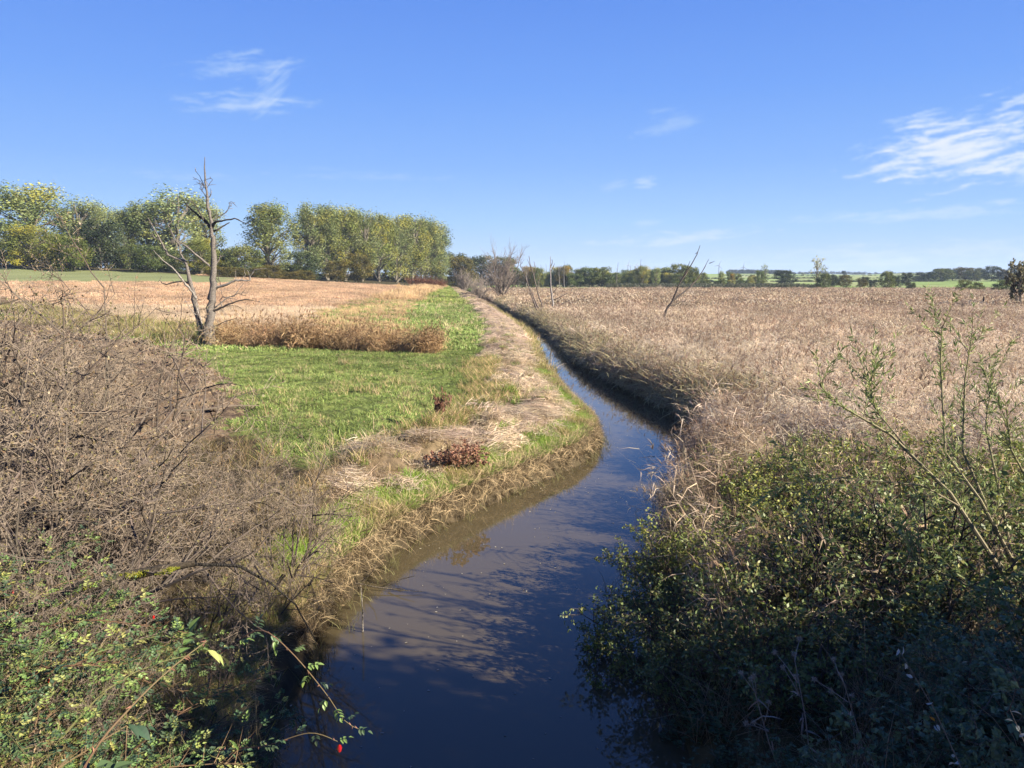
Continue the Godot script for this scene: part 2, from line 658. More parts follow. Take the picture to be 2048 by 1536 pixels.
func materials() -> void:
	M.ground = mat("earth", .95, 0, .2)
	M.ground.albedo_texture = noise_tex(.02, .55, 1.15, 3, FastNoiseLite.TYPE_SIMPLEX_SMOOTH, 5)
	M.ground.uv1_triplanar = true
	M.ground.uv1_world_triplanar = true
	M.ground.uv1_scale = Vector3(.35, .35, .35)
	M.soil = mat("bare_soil", .95, 0, .2)
	M.soil.albedo_texture = noise_tex(.035, .5, 1.2, 8, FastNoiseLite.TYPE_SIMPLEX_SMOOTH, 5)
	M.soil.uv1_triplanar = true
	M.soil.uv1_world_triplanar = true
	M.soil.uv1_scale = Vector3(.8, .8, .8)
	M.grass = mat("grass", .6, .6, .3)
	M.straw = mat("straw", .65, .7, .3)
	M.leaf = mat("leaves", .5, .55, .4)
	M.leaf_dark = mat("dark_leaves", .5, .4, .35, Color(.55, .6, .72))
	M.leaf_yellow = mat("yellow_leaves", .5, .55, .35, Color(1.22, 1.14, .8))
	M.leaf_brown = mat("brown_leaves", .6, .5, .3, Color(1.3, .85, .7))
	M.leaf_grey = mat("grey_leaves", .6, .5, .3, Color(1.6, 1.42, 1.6))
	M.leaf_pale = mat("pale_leaves", .5, .6, .4, Color(1.35, 1.36, 1.4))
	M.twig = mat("twig", .8, 0, .3)
	M.bark = mat("bark", .9, 0, .25)
	M.dead = mat("dead_wood", .85, 0, .25)
	M.dead.albedo_texture = noise_tex(.05, .1, 1.35, 21, FastNoiseLite.TYPE_SIMPLEX_SMOOTH, 5)
	M.dead.uv1_triplanar = true
	M.dead.uv1_scale = Vector3(2.2, .5, 2.2)
	M.dead.heightmap_enabled = true
	M.dead.heightmap_texture = noise_tex(.06, 0, 1, 22, FastNoiseLite.TYPE_SIMPLEX_SMOOTH, 4)
	M.dead.heightmap_scale = 4.0
	M.moss = mat("moss", .95, 0, .2)
	M.moss.albedo_texture = noise_tex(.05, .4, 1.2, 5, FastNoiseLite.TYPE_SIMPLEX_SMOOTH, 5)
	M.moss.uv1_triplanar = true
	M.moss.uv1_scale = Vector3(2, 2, 2)
	M.hip = mat("rose_hip", .25, 0, .5)
	M.paint = mat("white_paint", .5, 0, .4)
	var w := StandardMaterial3D.new()
	w.resource_name = "muddy_water"
	w.albedo_color = Color(.062, .049, .026).linear_to_srgb()
	w.roughness = 0.03
	w.metallic_specular = 0.42
	w.normal_enabled = true
	var t := noise_tex(.012, 0, 1, 31, FastNoiseLite.TYPE_SIMPLEX_SMOOTH, 3)
	t.as_normal_map = true
	t.bump_strength = 1.2
	w.normal_texture = t
	w.normal_scale = 0.075
	w.uv1_triplanar = true
	w.uv1_world_triplanar = true
	w.uv1_scale = Vector3(.22, .22, .22)
	M.water = w

# ------------------------------------------------------------------ sky
const SW := 4096
const SH := 2048
func sky_picture() -> ImageTexture:
	var stops := [[0.0, Color8(203, 224, 248)], [1.5, Color8(192, 219, 250)], [4.0, Color8(170, 210, 254)], [8.0, Color8(141, 187, 254)], [13.0, Color8(118, 168, 250)], [19.0, Color8(101, 150, 240)], [32.0, Color8(78, 126, 222)], [60.0, Color8(58, 103, 200)], [90.0, Color8(50, 93, 188)]]
	var im := Image.create(SW, SH, false, Image.FORMAT_RGB8)
	var at_row := []
	for y in SH:
		var el := 90.0 - (y + .5) / SH * 180.0
		var c: Color = stops[0][1]
		if el < 0:
			c = Color8(120, 125, 110)
		else:
			for k in stops.size() - 1:
				if el >= stops[k][0]:
					c = stops[k][1].lerp(stops[k + 1][1], clampf((el - stops[k][0]) / (stops[k + 1][0] - stops[k][0]), 0, 1))
		at_row.append(c)
		im.fill_rect(Rect2i(0, y, SW, 1), c)
	# thin ice clouds: azimuth and elevation of the centre, half extents in degrees, strength, slant, seed
	var wisps := [[32.5, 8.3, 9.5, 2.2, 1.0, .1, 1], [27.5, 7.9, 5.0, 1.0, .9, .08, 2], [-18.8, 13.9, 4.2, .75, .42, .12, 3], [-18.8, 11.6, 4.8, .65, .5, .05, 4], [-16.6, 12.8, 1.5, 1.3, .4, .8, 5], [10.8, 10.7, 2.6, .8, .28, .15, 6], [9.4, 6.8, 1.0, .42, .55, .1, 7], [7.6, 6.5, 1.3, .35, .3, .2, 8], [12.0, 2.9, 7.5, .42, .55, .07, 9], [9.8, 3.9, 1.6, .22, .35, .1, 10],
		[27.0, 4.2, 9.0, .42, .42, .02, 11], [26.0, 1.5, 12.0, .8, .35, .03, 12], [-22.0, 6.8, 6.0, .3, .16, .02, 13], [-11.0, 7.2, 7.0, .35, .15, -.02, 14], [47.0, 9.0, 12.0, 4.0, .9, .12, 15], [60.0, 14.0, 14.0, 4.0, .6, .1, 16], [-48.0, 9.0, 9.0, 2.0, .4, .1, 17], [95.0, 9.0, 15.0, 3.5, .7, .1, 18], [140.0, 12.0, 14.0, 3.0, .6, .1, 19], [-100.0, 10.0, 14.0, 2.5, .5, .1, 20], [-150.0, 14.0, 14.0, 3.0, .5, .1, 21], [-24.6, 17.35, .16, .16, 1.3, 0.0, 22]]
	var f := FastNoiseLite.new()
	f.noise_type = FastNoiseLite.TYPE_SIMPLEX_SMOOTH
	f.fractal_octaves = 5
	f.frequency = 1.0
	for w in wisps:
		f.seed = w[6]
		var ca: float = w[0]
		var ce: float = w[1]
		var ha: float = w[2]
		var he: float = w[3]
		var x0 := int((ca - ha * 1.3) / 360.0 * SW)
		var x1 := int((ca + ha * 1.3) / 360.0 * SW)
		var y0 := int((90.0 - ce - he * 2.2 - ha * absf(w[5])) / 180.0 * SH)
		var y1 := int((90.0 - ce + he * 2.2 + ha * absf(w[5])) / 180.0 * SH)
		for y in range(y0, y1):
			for x in range(x0, x1):
				var a := (x + .5) / SW * 360.0 - ca
				var e: float = 90.0 - (y + .5) / SH * 180.0 - ce - a * w[5]
				var u := a / ha
				var v: float = e / he
				var m: float = 1.0 - u * u - v * v * .55
				if ha < .3:
					m = clampf((1.0 - u * u - v * v) * 2.0, 0, 1) * .34 * w[4]
				elif m > -.35:
					var warp := f.get_noise_2d(a * .25, e * .6) * 1.2
					var n := f.get_noise_2d(a * .16 + warp * .25, (e + warp * .35) * 1.15) * .9 + f.get_noise_2d(a * .45 + 40.0, (e + warp * .2) * 4.0) * .5
					m = clampf(m * .62 + n * .95 - .05, 0, 1)
					m = m * m * (3 - 2 * m) * w[4]
				else:
					continue
				if m > .004:
					var xx := posmod(x, SW)
					im.set_pixel(xx, y, im.get_pixel(xx, y).lerp(Color(.925, .955, 1.0), minf(m, .93)))
	return ImageTexture.create_from_image(im)

# ------------------------------------------------------------------ the ground
func lines_of(fine0: float, fine1: float, step: float, to0: float, to1: float, grow_by: float, most: float) -> PackedFloat32Array:
	var a := PackedFloat32Array()
	var x := fine0
	while x < fine1:
		a.append(x)
		x += step
	var s := step
	while x < to1:
		a.append(x)
		s = minf(s * grow_by, most)
		x += s
	a.append(to1)
	var b := PackedFloat32Array()
	x = fine0
	s = step
	while x > to0:
		s = minf(s * grow_by, most)
		x -= s
		b.append(maxf(x, to0))
	b.reverse()
	b.append_array(a)
	return b

func grid_mesh(xs: PackedFloat32Array, ds: PackedFloat32Array, soil := false) -> ArrayMesh:
	var v := PackedVector3Array()
	var c := PackedColorArray()
	var n := PackedVector3Array()
	var nx := xs.size()
	var hs := PackedFloat32Array()
	var inside := PackedByteArray()
	for d in ds:
		for x in xs:
			var h := height(x, d)
			if soil:
				var ok := in_soil(x, d)
				inside.append(1 if ok else 0)
				h += clod(x, d) if ok else -.04
			v.append(Vector3(x, h, -d))
			hs.append(h)
			if soil:
				c.append(soil_color(x, d))
			else:
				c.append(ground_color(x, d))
	for j in ds.size():
		for i in nx:
			var i0 := maxi(i - 1, 0)
			var i1 := mini(i + 1, nx - 1)
			var j0 := maxi(j - 1, 0)
			var j1 := mini(j + 1, ds.size() - 1)
			n.append(Vector3(-(hs[j * nx + i1] - hs[j * nx + i0]) / (xs[i1] - xs[i0]), 1.0, (hs[j1 * nx + i] - hs[j0 * nx + i]) / (ds[j1] - ds[j0])).normalized())
	var idx := PackedInt32Array()
	for j in ds.size() - 1:
		for i in nx - 1:
			var a := j * nx + i
			if soil and inside[a] + inside[a + 1] + inside[a + nx] + inside[a + nx + 1] == 0:
				continue
			idx.append(a); idx.append(a + nx); idx.append(a + nx + 1)
			idx.append(a); idx.append(a + nx + 1); idx.append(a + 1)
	var arr := []
	arr.resize(Mesh.ARRAY_MAX)
	arr[Mesh.ARRAY_VERTEX] = v
	arr[Mesh.ARRAY_NORMAL] = n
	arr[Mesh.ARRAY_COLOR] = c
	arr[Mesh.ARRAY_INDEX] = idx
	var m := ArrayMesh.new()
	m.add_surface_from_arrays(Mesh.PRIMITIVE_TRIANGLES, arr)
	return m

func clod(x: float, d: float) -> float:
	var a := 1.0 - absf(N2.get_noise_2d(x * 6.0, d * 5.0)) * 1.6
	var b := N1.get_noise_2d(x * 2.6, d * 2.6)
	return .03 + .085 * a * a * (0.7 + 0.8 * b) + .07 * N2.get_noise_2d(x * 13.0, d * 13.0) + .06 * b

func soil_color(x: float, d: float) -> Color:
	var k := 1.0 + .3 * N2.get_noise_2d(x * 3.0, d * 3.0)
	var dry := sstep(.05, .5, N1.get_noise_2d(x * .9 + 30, d * .9))
	return shade(Color(.135, .097, .066).lerp(Color(.25, .185, .115), dry), k)

# ------------------------------------------------------------------ particular things
func trace(root: Node3D, called: String, mm: float, pts: PackedVector2Array, r0: float, r1: float, zlean: float, m: Material, c: Color, sides := 7, z0 := 0.0) -> MeshInstance3D:
	# a limb through points measured in its own upright plane; it also leans towards or away from that plane
	var mb := MB.new(true)
	var p := PackedVector3Array()
	var rad := PackedFloat32Array()
	var run := 0.0
	var total := 0.0
	for i in pts.size() - 1:
		total += pts[i].distance_to(pts[i + 1])
	for i in pts.size():
		if i > 0:
			var steps := 3
			for k in range(1, steps + 1):
				var q := pts[i - 1].lerp(pts[i], float(k) / steps)
				run += pts[i - 1].distance_to(pts[i]) / steps
				var t := run / total
				var rr := lerpf(r0, r1, t)
				var wob := rr * .1 if k == steps else rr * .5
				p.append(Vector3(q.x * mm + rf(-wob, wob), q.y * mm + rf(-wob, wob), z0 + zlean * run * mm + sin(run * mm * 2.1) * .05 * minf(1, run * mm)))
				rad.append(rr * rf(.84, 1.16))
		else:
			p.append(Vector3(pts[0].x * mm, pts[0].y * mm, z0))
			rad.append(r0)
	mb.tube(p, rad, sides, c, c, .16)
	# a closed broken end
	var e := p[p.size() - 1]
	mb.spike(e, (e - p[p.size() - 2]).normalized() * r1 * 2.5, r1 * .9, c, c)
	return part(called, mb.mesh(), m, root)

func zp(a: PackedVector2Array) -> PackedVector2Array:   # traced units with y downwards from the foot of the tree
	var o := PackedVector2Array()
	for q in a:
		o.append(Vector2(q.x - 440.0, 1485.0 - q.y))
	return o

func dead_tree() -> void:
	var t := thing("dead_tree", at(-17.1, 43.1, -.05), "tall bleached dead tree with two bare stems at the corner of the meadow", "tree")
	var m := .00735
	var g := Color(.30, .265, .232)
	var d := Color(.15, .128, .112)
	var w := Color(.47, .42, .375)
	trace(t, "trunk", m, zp(PackedVector2Array([Vector2(447, 1500), Vector2(452, 1450), Vector2(464, 1300), Vector2(490, 1150), Vector2(503, 1050), Vector2(515, 950), Vector2(521, 850), Vector2(520, 720), Vector2(518, 600)])), .29, .105, 0, M.dead, g, 14)
	trace(t, "trunk_top", m, zp(PackedVector2Array([Vector2(518, 605), Vector2(512, 520), Vector2(500, 420), Vector2(493, 300), Vector2(493, 200), Vector2(503, 90)])), .105, .018, .03, M.dead, g, 9)
	trace(t, "second_trunk", m, zp(PackedVector2Array([Vector2(402, 1495), Vector2(388, 1330), Vector2(365, 1180), Vector2(345, 1040), Vector2(325, 920), Vector2(308, 845)])), .205, .075, .04, M.dead, g, 10, -.12)
	var limbs := [
		[PackedVector2Array([Vector2(310, 850), Vector2(260, 830), Vector2(190, 800), Vector2(165, 750), Vector2(140, 690), Vector2(110, 620), Vector2(75, 530)]), .075, .02, .2, g],
		[PackedVector2Array([Vector2(145, 705), Vector2(80, 670), Vector2(30, 640)]), .03, .012, -.3, d],
		[PackedVector2Array([Vector2(302, 840), Vector2(265, 790), Vector2(262, 740), Vector2(225, 690), Vector2(180, 620), Vector2(150, 570), Vector2(165, 555), Vector2(210, 518)]), .055, .014, -.25, g],
		[PackedVector2Array([Vector2(155, 590), Vector2(130, 582), Vector2(100, 570)]), .024, .01, .3, d],
		[PackedVector2Array([Vector2(265, 765), Vector2(280, 700), Vector2(300, 690), Vector2(325, 660)]), .024, .01, .3, w],
		[PackedVector2Array([Vector2(377, 1130), Vector2(340, 1060), Vector2(300, 1000), Vector2(260, 940), Vector2(220, 890), Vector2(160, 840), Vector2(110, 770)]), .075, .014, .25, w],
		[PackedVector2Array([Vector2(347, 1020), Vector2(280, 993), Vector2(200, 1005), Vector2(140, 1020), Vector2(100, 1010), Vector2(88, 992)]), .055, .02, -.2, d],
		[PackedVector2Array([Vector2(492, 885), Vector2(440, 830), Vector2(390, 780), Vector2(340, 730), Vector2(290, 695), Vector2(250, 702)]), .075, .018, .3, g],
		[PackedVector2Array([Vector2(512, 600), Vector2(460, 540), Vector2(400, 500), Vector2(340, 455), Vector2(278, 402)]), .09, .022, -.25, d],
		[PackedVector2Array([Vector2(460, 540), Vector2(430, 450), Vector2(395, 410), Vector2(358, 392)]), .042, .014, .3, d],
		[PackedVector2Array([Vector2(520, 600), Vector2(560, 556), Vector2(630, 548), Vector2(720, 535), Vector2(800, 570), Vector2(885, 590)]), .07, .012, .3, d],
		[PackedVector2Array([Vector2(528, 625), Vector2(590, 592), Vector2(645, 558)]), .06, .02, -.3, d],
		[PackedVector2Array([Vector2(525, 545), Vector2(560, 525), Vector2(620, 490), Vector2(640, 470), Vector2(655, 415), Vector2(690, 412)]), .04, .012, -.1, g],
		[PackedVector2Array([Vector2(630, 490), Vector2(660, 455), Vector2(688, 425)]), .016, .008, .3, w],
		[PackedVector2Array([Vector2(518, 530), Vector2(545, 512), Vector2(562, 503)]), .04, .02, .4, g],
		[PackedVector2Array([Vector2(490, 320), Vector2(462, 262), Vector2(415, 235)]), .024, .01, .2, d],
		[PackedVector2Array([Vector2(478, 290), Vector2(445, 220), Vector2(420, 188)]), .02, .009, -.2, d],
		[PackedVector2Array([Vector2(487, 372), Vector2(458, 310), Vector2(455, 260)]), .022, .01, .3, d],
		[PackedVector2Array([Vector2(497, 310), Vector2(520, 270), Vector2(540, 245), Vector2(525, 236)]), .018, .012, -.3, d],
		[PackedVector2Array([Vector2(500, 385), Vector2(520, 368), Vector2(531, 352)]), .022, .014, .2, d],
		[PackedVector2Array([Vector2(522, 765), Vector2(560, 735), Vector2(612, 708)]), .036, .014, .2, w],
		[PackedVector2Array([Vector2(520, 880), Vector2(553, 845), Vector2(567, 800)]), .04, .016, -.3, g],
		[PackedVector2Array([Vector2(512, 672), Vector2(490, 660), Vector2(458, 640)]), .026, .012, .3, d],
		[PackedVector2Array([Vector2(512, 1052), Vector2(560, 1035), Vector2(640, 1010), Vector2(690, 985), Vector2(760, 990), Vector2(798, 990), Vector2(805, 955), Vector2(850, 910), Vector2(945, 900)]), .085, .014, .2, w],
		[PackedVector2Array([Vector2(680, 990), Vector2(683, 950), Vector2(692, 908)]), .022, .009, .3, w],
		[PackedVector2Array([Vector2(712, 985), Vector2(735, 960), Vector2(757, 950)]), .018, .008, -.3, w],
		[PackedVector2Array([Vector2(793, 970), Vector2(785, 945), Vector2(780, 920)]), .018, .008, .3, w],
		[PackedVector2Array([Vector2(562, 1035), Vector2(565, 1000), Vector2(540, 968)]), .024, .01, .3, d],
		[PackedVector2Array([Vector2(485, 1225), Vector2(560, 1195), Vector2(620, 1170), Vector2(680, 1150), Vector2(760, 1130), Vector2(830, 1140), Vector2(878, 1146)]), .075, .012, .25, d],
		[PackedVector2Array([Vector2(600, 1182), Vector2(640, 1180), Vector2(684, 1182)]), .026, .01, -.2, d],
		[PackedVector2Array([Vector2(567, 1195), Vector2(560, 1135), Vector2(590, 1110), Vector2(630, 1120), Vector2(705, 1130)]), .03, .01, .3, g],
		[PackedVector2Array([Vector2(485, 1215), Vector2(560, 1150), Vector2(610, 1110), Vector2(640, 1110), Vector2(670, 1050), Vector2(702, 1008)]), .05, .012, -.25, g],
		[PackedVector2Array([Vector2(640, 1108), Vector2(700, 1085), Vector2(745, 1103), Vector2(765, 1102)]), .02, .012, .2, d],
		[PackedVector2Array([Vector2(575, 1110), Vector2(570, 1085), Vector2(570, 1060)]), .018, .008, .2, d],
		[PackedVector2Array([Vector2(482, 1340), Vector2(560, 1312), Vector2(590, 1300), Vector2(692, 1268)]), .03, .01, .2, d],
		[PackedVector2Array([Vector2(395, 1262), Vector2(360, 1240), Vector2(330, 1180), Vector2(308, 1120)]), .03, .01, .3, w],
		[PackedVector2Array([Vector2(378, 1212), Vector2(345, 1180), Vector2(318, 1165)]), .02, .009, .3, w],
		[PackedVector2Array([Vector2(395, 1262), Vector2(420, 1265), Vector2(442, 1270)]), .018, .01, .2, g],
		[PackedVector2Array([Vector2(372, 1150), Vector2(395, 1130), Vector2(412, 1140)]), .018, .01, .2, d],
		[PackedVector2Array([Vector2(440, 1480), Vector2(430, 1380), Vector2(402, 1270), Vector2(372, 1180)]), .075, .03, .03, w],
		[PackedVector2Array([Vector2(492, 1495), Vector2(490, 1400), Vector2(496, 1330)]), .09, .03, .05, g],
	]
	for b in limbs:
		trace(t, "branch", m, zp(b[0]), b[1], b[2], b[3] + rf(-.1, .1), M.dead, b[4], 6)
	# fine twigs and stubs on the limbs
	for k in 90:
		var b = limbs[R.randi() % 39]
		var pl: PackedVector2Array = b[0]
		var i := R.randi() % (pl.size() - 1)
		var q := pl[i].lerp(pl[i + 1], R.randf())
		var al := (pl[i + 1] - pl[i]).normalized()
		var side := al.rotated(rf(.4, 1.3) * (1.0 if R.randf() < .5 else -1.0)) * rf(14, 70)
		trace(t, "twig", m, zp(PackedVector2Array([q, q + side * .5 + Vector2(rf(-5, 5), rf(-5, 5)), q + side])), .02, .006, rf(-.5, .5), M.dead, [d, g, w][k % 3], 4)
	# ivy and dark shoots round the foot
	var mb := MB.new()
	for i in 900:
		var a := rf(0, TAU)
		var h := pow(R.randf(), 1.6) * 1.3
		var p := Vector3(-.12 + cos(a) * rf(.2, .62 - h * .2), h, sin(a) * rf(.2, .5))
		mb.diamond(p, (rdir() + UP * .3).normalized() * rf(.05, .11), rdir(), .03, vary(Color(.06, .075, .03), .4))
	part("ivy", mb.mesh(), M.leaf, t)

func sapling(called: String, x: float, d: float, label: String, m: float, limbs: Array, r0: float, c: Color, sink := .4) -> void:
	var t := thing(called, at(x, d, -sink), label, "tree")
	var k := 0
	for b in limbs:
		trace(t, "trunk" if k == 0 else "branch", m, b, r0 * (1.0 if k == 0 else .55), r0 * .18, rf(-.2, .2), M.dead, c, 6)
		k += 1

func turbine(x: float, hub: float, d: float, turn: float, spin: float, label: String) -> void:
	var t := thing("wind_turbine", Vector3(x, 0, -d), label, "wind turbine", "wind turbines on the horizon")
	var white := Color(.2, .215, .24)
	var a := MB.new(true)
	a.tube(PackedVector3Array([Vector3(0, 0, 0), Vector3(0, hub * .5, 0), Vector3(0, hub, 0)]), PackedFloat32Array([1.9, 1.5, 1.1]), 12, white, white)
	part("tower", a.mesh(), M.paint, t)
	var head := Node3D.new()
	head.name = "rotor"
	head.position = Vector3(0, hub, 0)
	head.rotation.y = turn
	t.add_child(head)
	var b := MB.new(true)
	b.tube(PackedVector3Array([Vector3(0, 0, -2.4), Vector3(0, 0, -2.2), Vector3(0, 0, 1.6), Vector3(0, 0, 2.6)]), PackedFloat32Array([.1, .9, .9, .2]), 10, white, white)
	part("nacelle", b.mesh(), M.paint, head)
	for k in 3:
		var e := MB.new(true)
		var dir := Vector3(sin(spin + TAU * k / 3), cos(spin + TAU * k / 3), 0)
		e.tube(PackedVector3Array([dir * .3 + Vector3(0, 0, 2), dir * 4 + Vector3(0, 0, 2), dir * 16 + Vector3(0, 0, 2.2)]), PackedFloat32Array([.8, 1.0, .25]), 6, white, white)
		part("blade", e.mesh(), M.paint, head)

func rose(canes: int, length: float, leaves_per: int, hips: int, size: float) -> Node3D:
	var root := Node3D.new()
	var mb := MB.new()
	var lb := MB.new()
	var spots := []
	for i in canes:
		var a := TAU * (i + rf(-.5, .5)) / canes
		var pts := PackedVector3Array()
		var rad := PackedFloat32Array()
		var l := length * rf(.6, 1.1)
		var p := flat(a) * rf(0, .18)
		var d := (UP + flat(a) * rf(.15, .7)).normalized()
		for k in 9:
			pts.append(p)
			rad.append(lerpf(.007, .002, k / 8.0))
			d = (d + flat(a) * .13 - UP * rf(.05, .26) + rdir() * .12).normalized()
			p += d * l / 8.0
		var red := Color(.13, .075, .045).lerp(Color(.09, .11, .04), R.randf())
		mb.tube(pts, rad, 5, red, red)
		for k in 26:
			var f := rf(1.5, 7.9)
			var q := pts[int(f)].lerp(pts[int(f) + 1], f - int(f))
			mb.spike(q, (rdir()).normalized() * .012, .003, red, red)
		for k in leaves_per:
			var f := rf(1.6, 7.95)
			var q := pts[int(f)].lerp(pts[int(f) + 1], f - int(f))
			var dd := (rdir() + UP * .35 + (pts[int(f) + 1] - pts[int(f)]).normalized() * .4).normalized()
			if R.randf() < .6:   # a short side shoot first
				var s := dd * rf(.05, .22)
				mb.spike(q, s, .0025, red, red)
				q += s
			rose_leaf(lb, q, (dd - UP * .25).normalized(), size * rf(.7, 1.2))
			if R.randf() < .12:
				spots.append(q)
	part("stems", mb.mesh(), M.twig, root)
	part("foliage", lb.mesh(), M.leaf, root)
	for i in mini(hips / 2, spots.size()):
		var h := MB.new(true)
		var q: Vector3 = spots[i] - UP * .03
		h.tube(PackedVector3Array([q + UP * .011, q + UP * .008, q, q - UP * .009, q - UP * .013]), PackedFloat32Array([.001, .006, .0085, .006, .001]), 7, Color(.33, .018, .014), Color(.26, .012, .01))
		part("rose_hip", h.mesh(), M.hip, root)
	return root

func rose_leaf(lb: MB, q: Vector3, dd: Vector3, s: float, fine := false) -> void:
	var n := 5 if R.randf() < .5 else 7
	var side := dd.cross(UP + rdir() * .4).normalized()
	var col := vary([Color(.1, .155, .045), Color(.14, .2, .055), Color(.06, .095, .045), Color(.045, .075, .04), Color(.22, .23, .07), Color(.08, .125, .05)][R.randi() % 6], .3)
	var l := s * 2.6
	for i in n:
		var t := 1.0 if i == n - 1 else (.35 + .25 * (i / 2))
		var sg := 0.0 if i == n - 1 else (1.0 if i % 2 == 0 else -1.0)
		var b := q + dd * l * t * .8
		var d := (dd * (1.0 if sg == 0 else .55) + side * sg - UP * rf(0, .3)).normalized()
		var sd := d.cross(UP + rdir() * .35).normalized()
		if fine:
			lb.fine_leaf(b, d * s * rf(.85, 1.15), sd, sd.cross(d).normalized(), s * .28, vary(col, .12))
		else:
			lb.leaf(b, d * s * rf(.85, 1.15), sd, sd.cross(d).normalized(), s * .33, vary(col, .12))

func herb(h: float, heads: int) -> Node3D:   # dried thistle with woolly seed heads
	var root := Node3D.new()
	var mb := MB.new()
	var c := Color(.3, .24, .185)
	var top := Vector3(rf(-.1, .1), h, rf(-.1, .1))
	mb.tube(PackedVector3Array([Vector3.ZERO, top * .5 + rdir() * .03, top]), PackedFloat32Array([.006, .005, .003]), 5, c, c)
	var ends := [top]
	for i in heads - 1:
		var b := top * rf(.6, .95)
		var e := b + (UP + rdir() * .9).normalized() * rf(.12, .3)
		mb.tube(PackedVector3Array([b, b.lerp(e, .5) + rdir() * .01, e]), PackedFloat32Array([.004, .003, .002]), 4, c, c)
		ends.append(e)
	for i in 16:
		var b := top * rf(.1, .9)
		var dd := (rdir() - UP * .5).normalized() * rf(.08, .2)
		mb.blade(b, dd, -UP * .05, .008, rdir(), vary(c, .3), vary(c, .3), 2)
	part("stem", mb.mesh(), M.twig, root)
	for e in ends:
		var hb := MB.new()
		for k in 70:
			var dd := (rdir() + UP * .25).normalized() * rf(.014, .03)
			hb.spike(e + dd * .2, dd, .0022, Color(.45, .38, .29), vary(Color(.55, .47, .37), .15))
		part("seed_head", hb.mesh(), M.straw, root)
	return root

func whip(mb: MB, lb: MB, pts: PackedVector3Array, r0: float, c: Color, leaves: int, from: float, l0: float, l1: float, cols: Array, twigs: int) -> void:
	# a willow rod: leaves and leafy side twigs along its upper part
	var rad := PackedFloat32Array()
	for i in pts.size():
		rad.append(lerpf(r0 * .7, .004, float(i) / (pts.size() - 1)))
	mb.tube(pts, rad, 7, c, c.lerp(Color(.2, .2, .08), .5))
	var last := pts.size() - 1.001
	for k in twigs:
		var f := lerpf(from, 1.0, R.randf()) * last
		var i := int(f)
		var b := pts[i].lerp(pts[i + 1], f - i)
		var al := (pts[i + 1] - pts[i]).normalized()
		var d := (al * rf(.5, 1) + rdir() * .8 + UP * .35).normalized() * rf(.2, .75)
		mb.spike(b, d, .004, c, Color(.2, .19, .08))
		for q in int(leaves * d.length()):
			var p := b + d * rf(.15, 1.0)
			var ld := (d.normalized() * .9 + rdir() * .8).normalized() * rf(l0, l1)
			var s := ld.cross(rdir()).normalized()
			lb.leaf(p, ld, s, s.cross(ld).normalized(), ld.length() * .1, vary(cols[R.randi() % cols.size()], .2))
	for q in leaves * 2:
		var f := lerpf(from, 1.0, R.randf()) * last
		var i := int(f)
		var b := pts[i].lerp(pts[i + 1], f - i)
		var ld := ((pts[i + 1] - pts[i]).normalized() * .8 + rdir() * .8).normalized() * rf(l0, l1)
		var s := ld.cross(rdir()).normalized()
		lb.leaf(b, ld, s, s.cross(ld).normalized(), ld.length() * .1, vary(cols[R.randi() % cols.size()], .2))

func scatter_straw(parent: Node3D, meshes: Array, d0: float, d1: float, x0: float, x1: float, per_m2: float, s0: float, s1: float) -> void:
	var xfs := []
	var cls := []
	for m in meshes:
		var e: Array[Transform3D] = []
		xfs.append(e)
		cls.append(PackedColorArray())
	for i in int((d1 - d0) * (x1 - x0) * per_m2):
		var d := rf(d0, d1)
		var x := rf(x0, x1)
		if zone(x, d) != 2:
			continue
		if d > 30 and N1.get_noise_2d(x * 1.6, d * .5) > .28:
			continue
		var nn := N1.get_noise_2d(x * 1.1 + 7, d * .9)
		var pn := N1.get_noise_2d(x * 1.1 - 50, d * .9)
		if d < 40 and pn < -.3:
			continue
		var turn := PI * .5 + nn * 3.6 + rf(-.25, .25)
		var s := rf(s0, s1)
		var k := i % meshes.size()
		xfs[k].append(Transform3D(Basis(flat(rf(0, TAU)), rf(0, .2)) * Basis(UP, turn) * Basis.from_scale(Vector3(s, s * (1.0 + 2.6 * maxf(0, pn - .05)), s)), at(x, d, -.02)))
		var q := rf(.7, 1.15) + pn * .3
		cls[k].append(Color(q, q * rf(.95, 1.03), q * rf(.9, 1.05)))
	for k in meshes.size():
		copies("straw", meshes[k], M.straw, xfs[k], cls[k], parent)

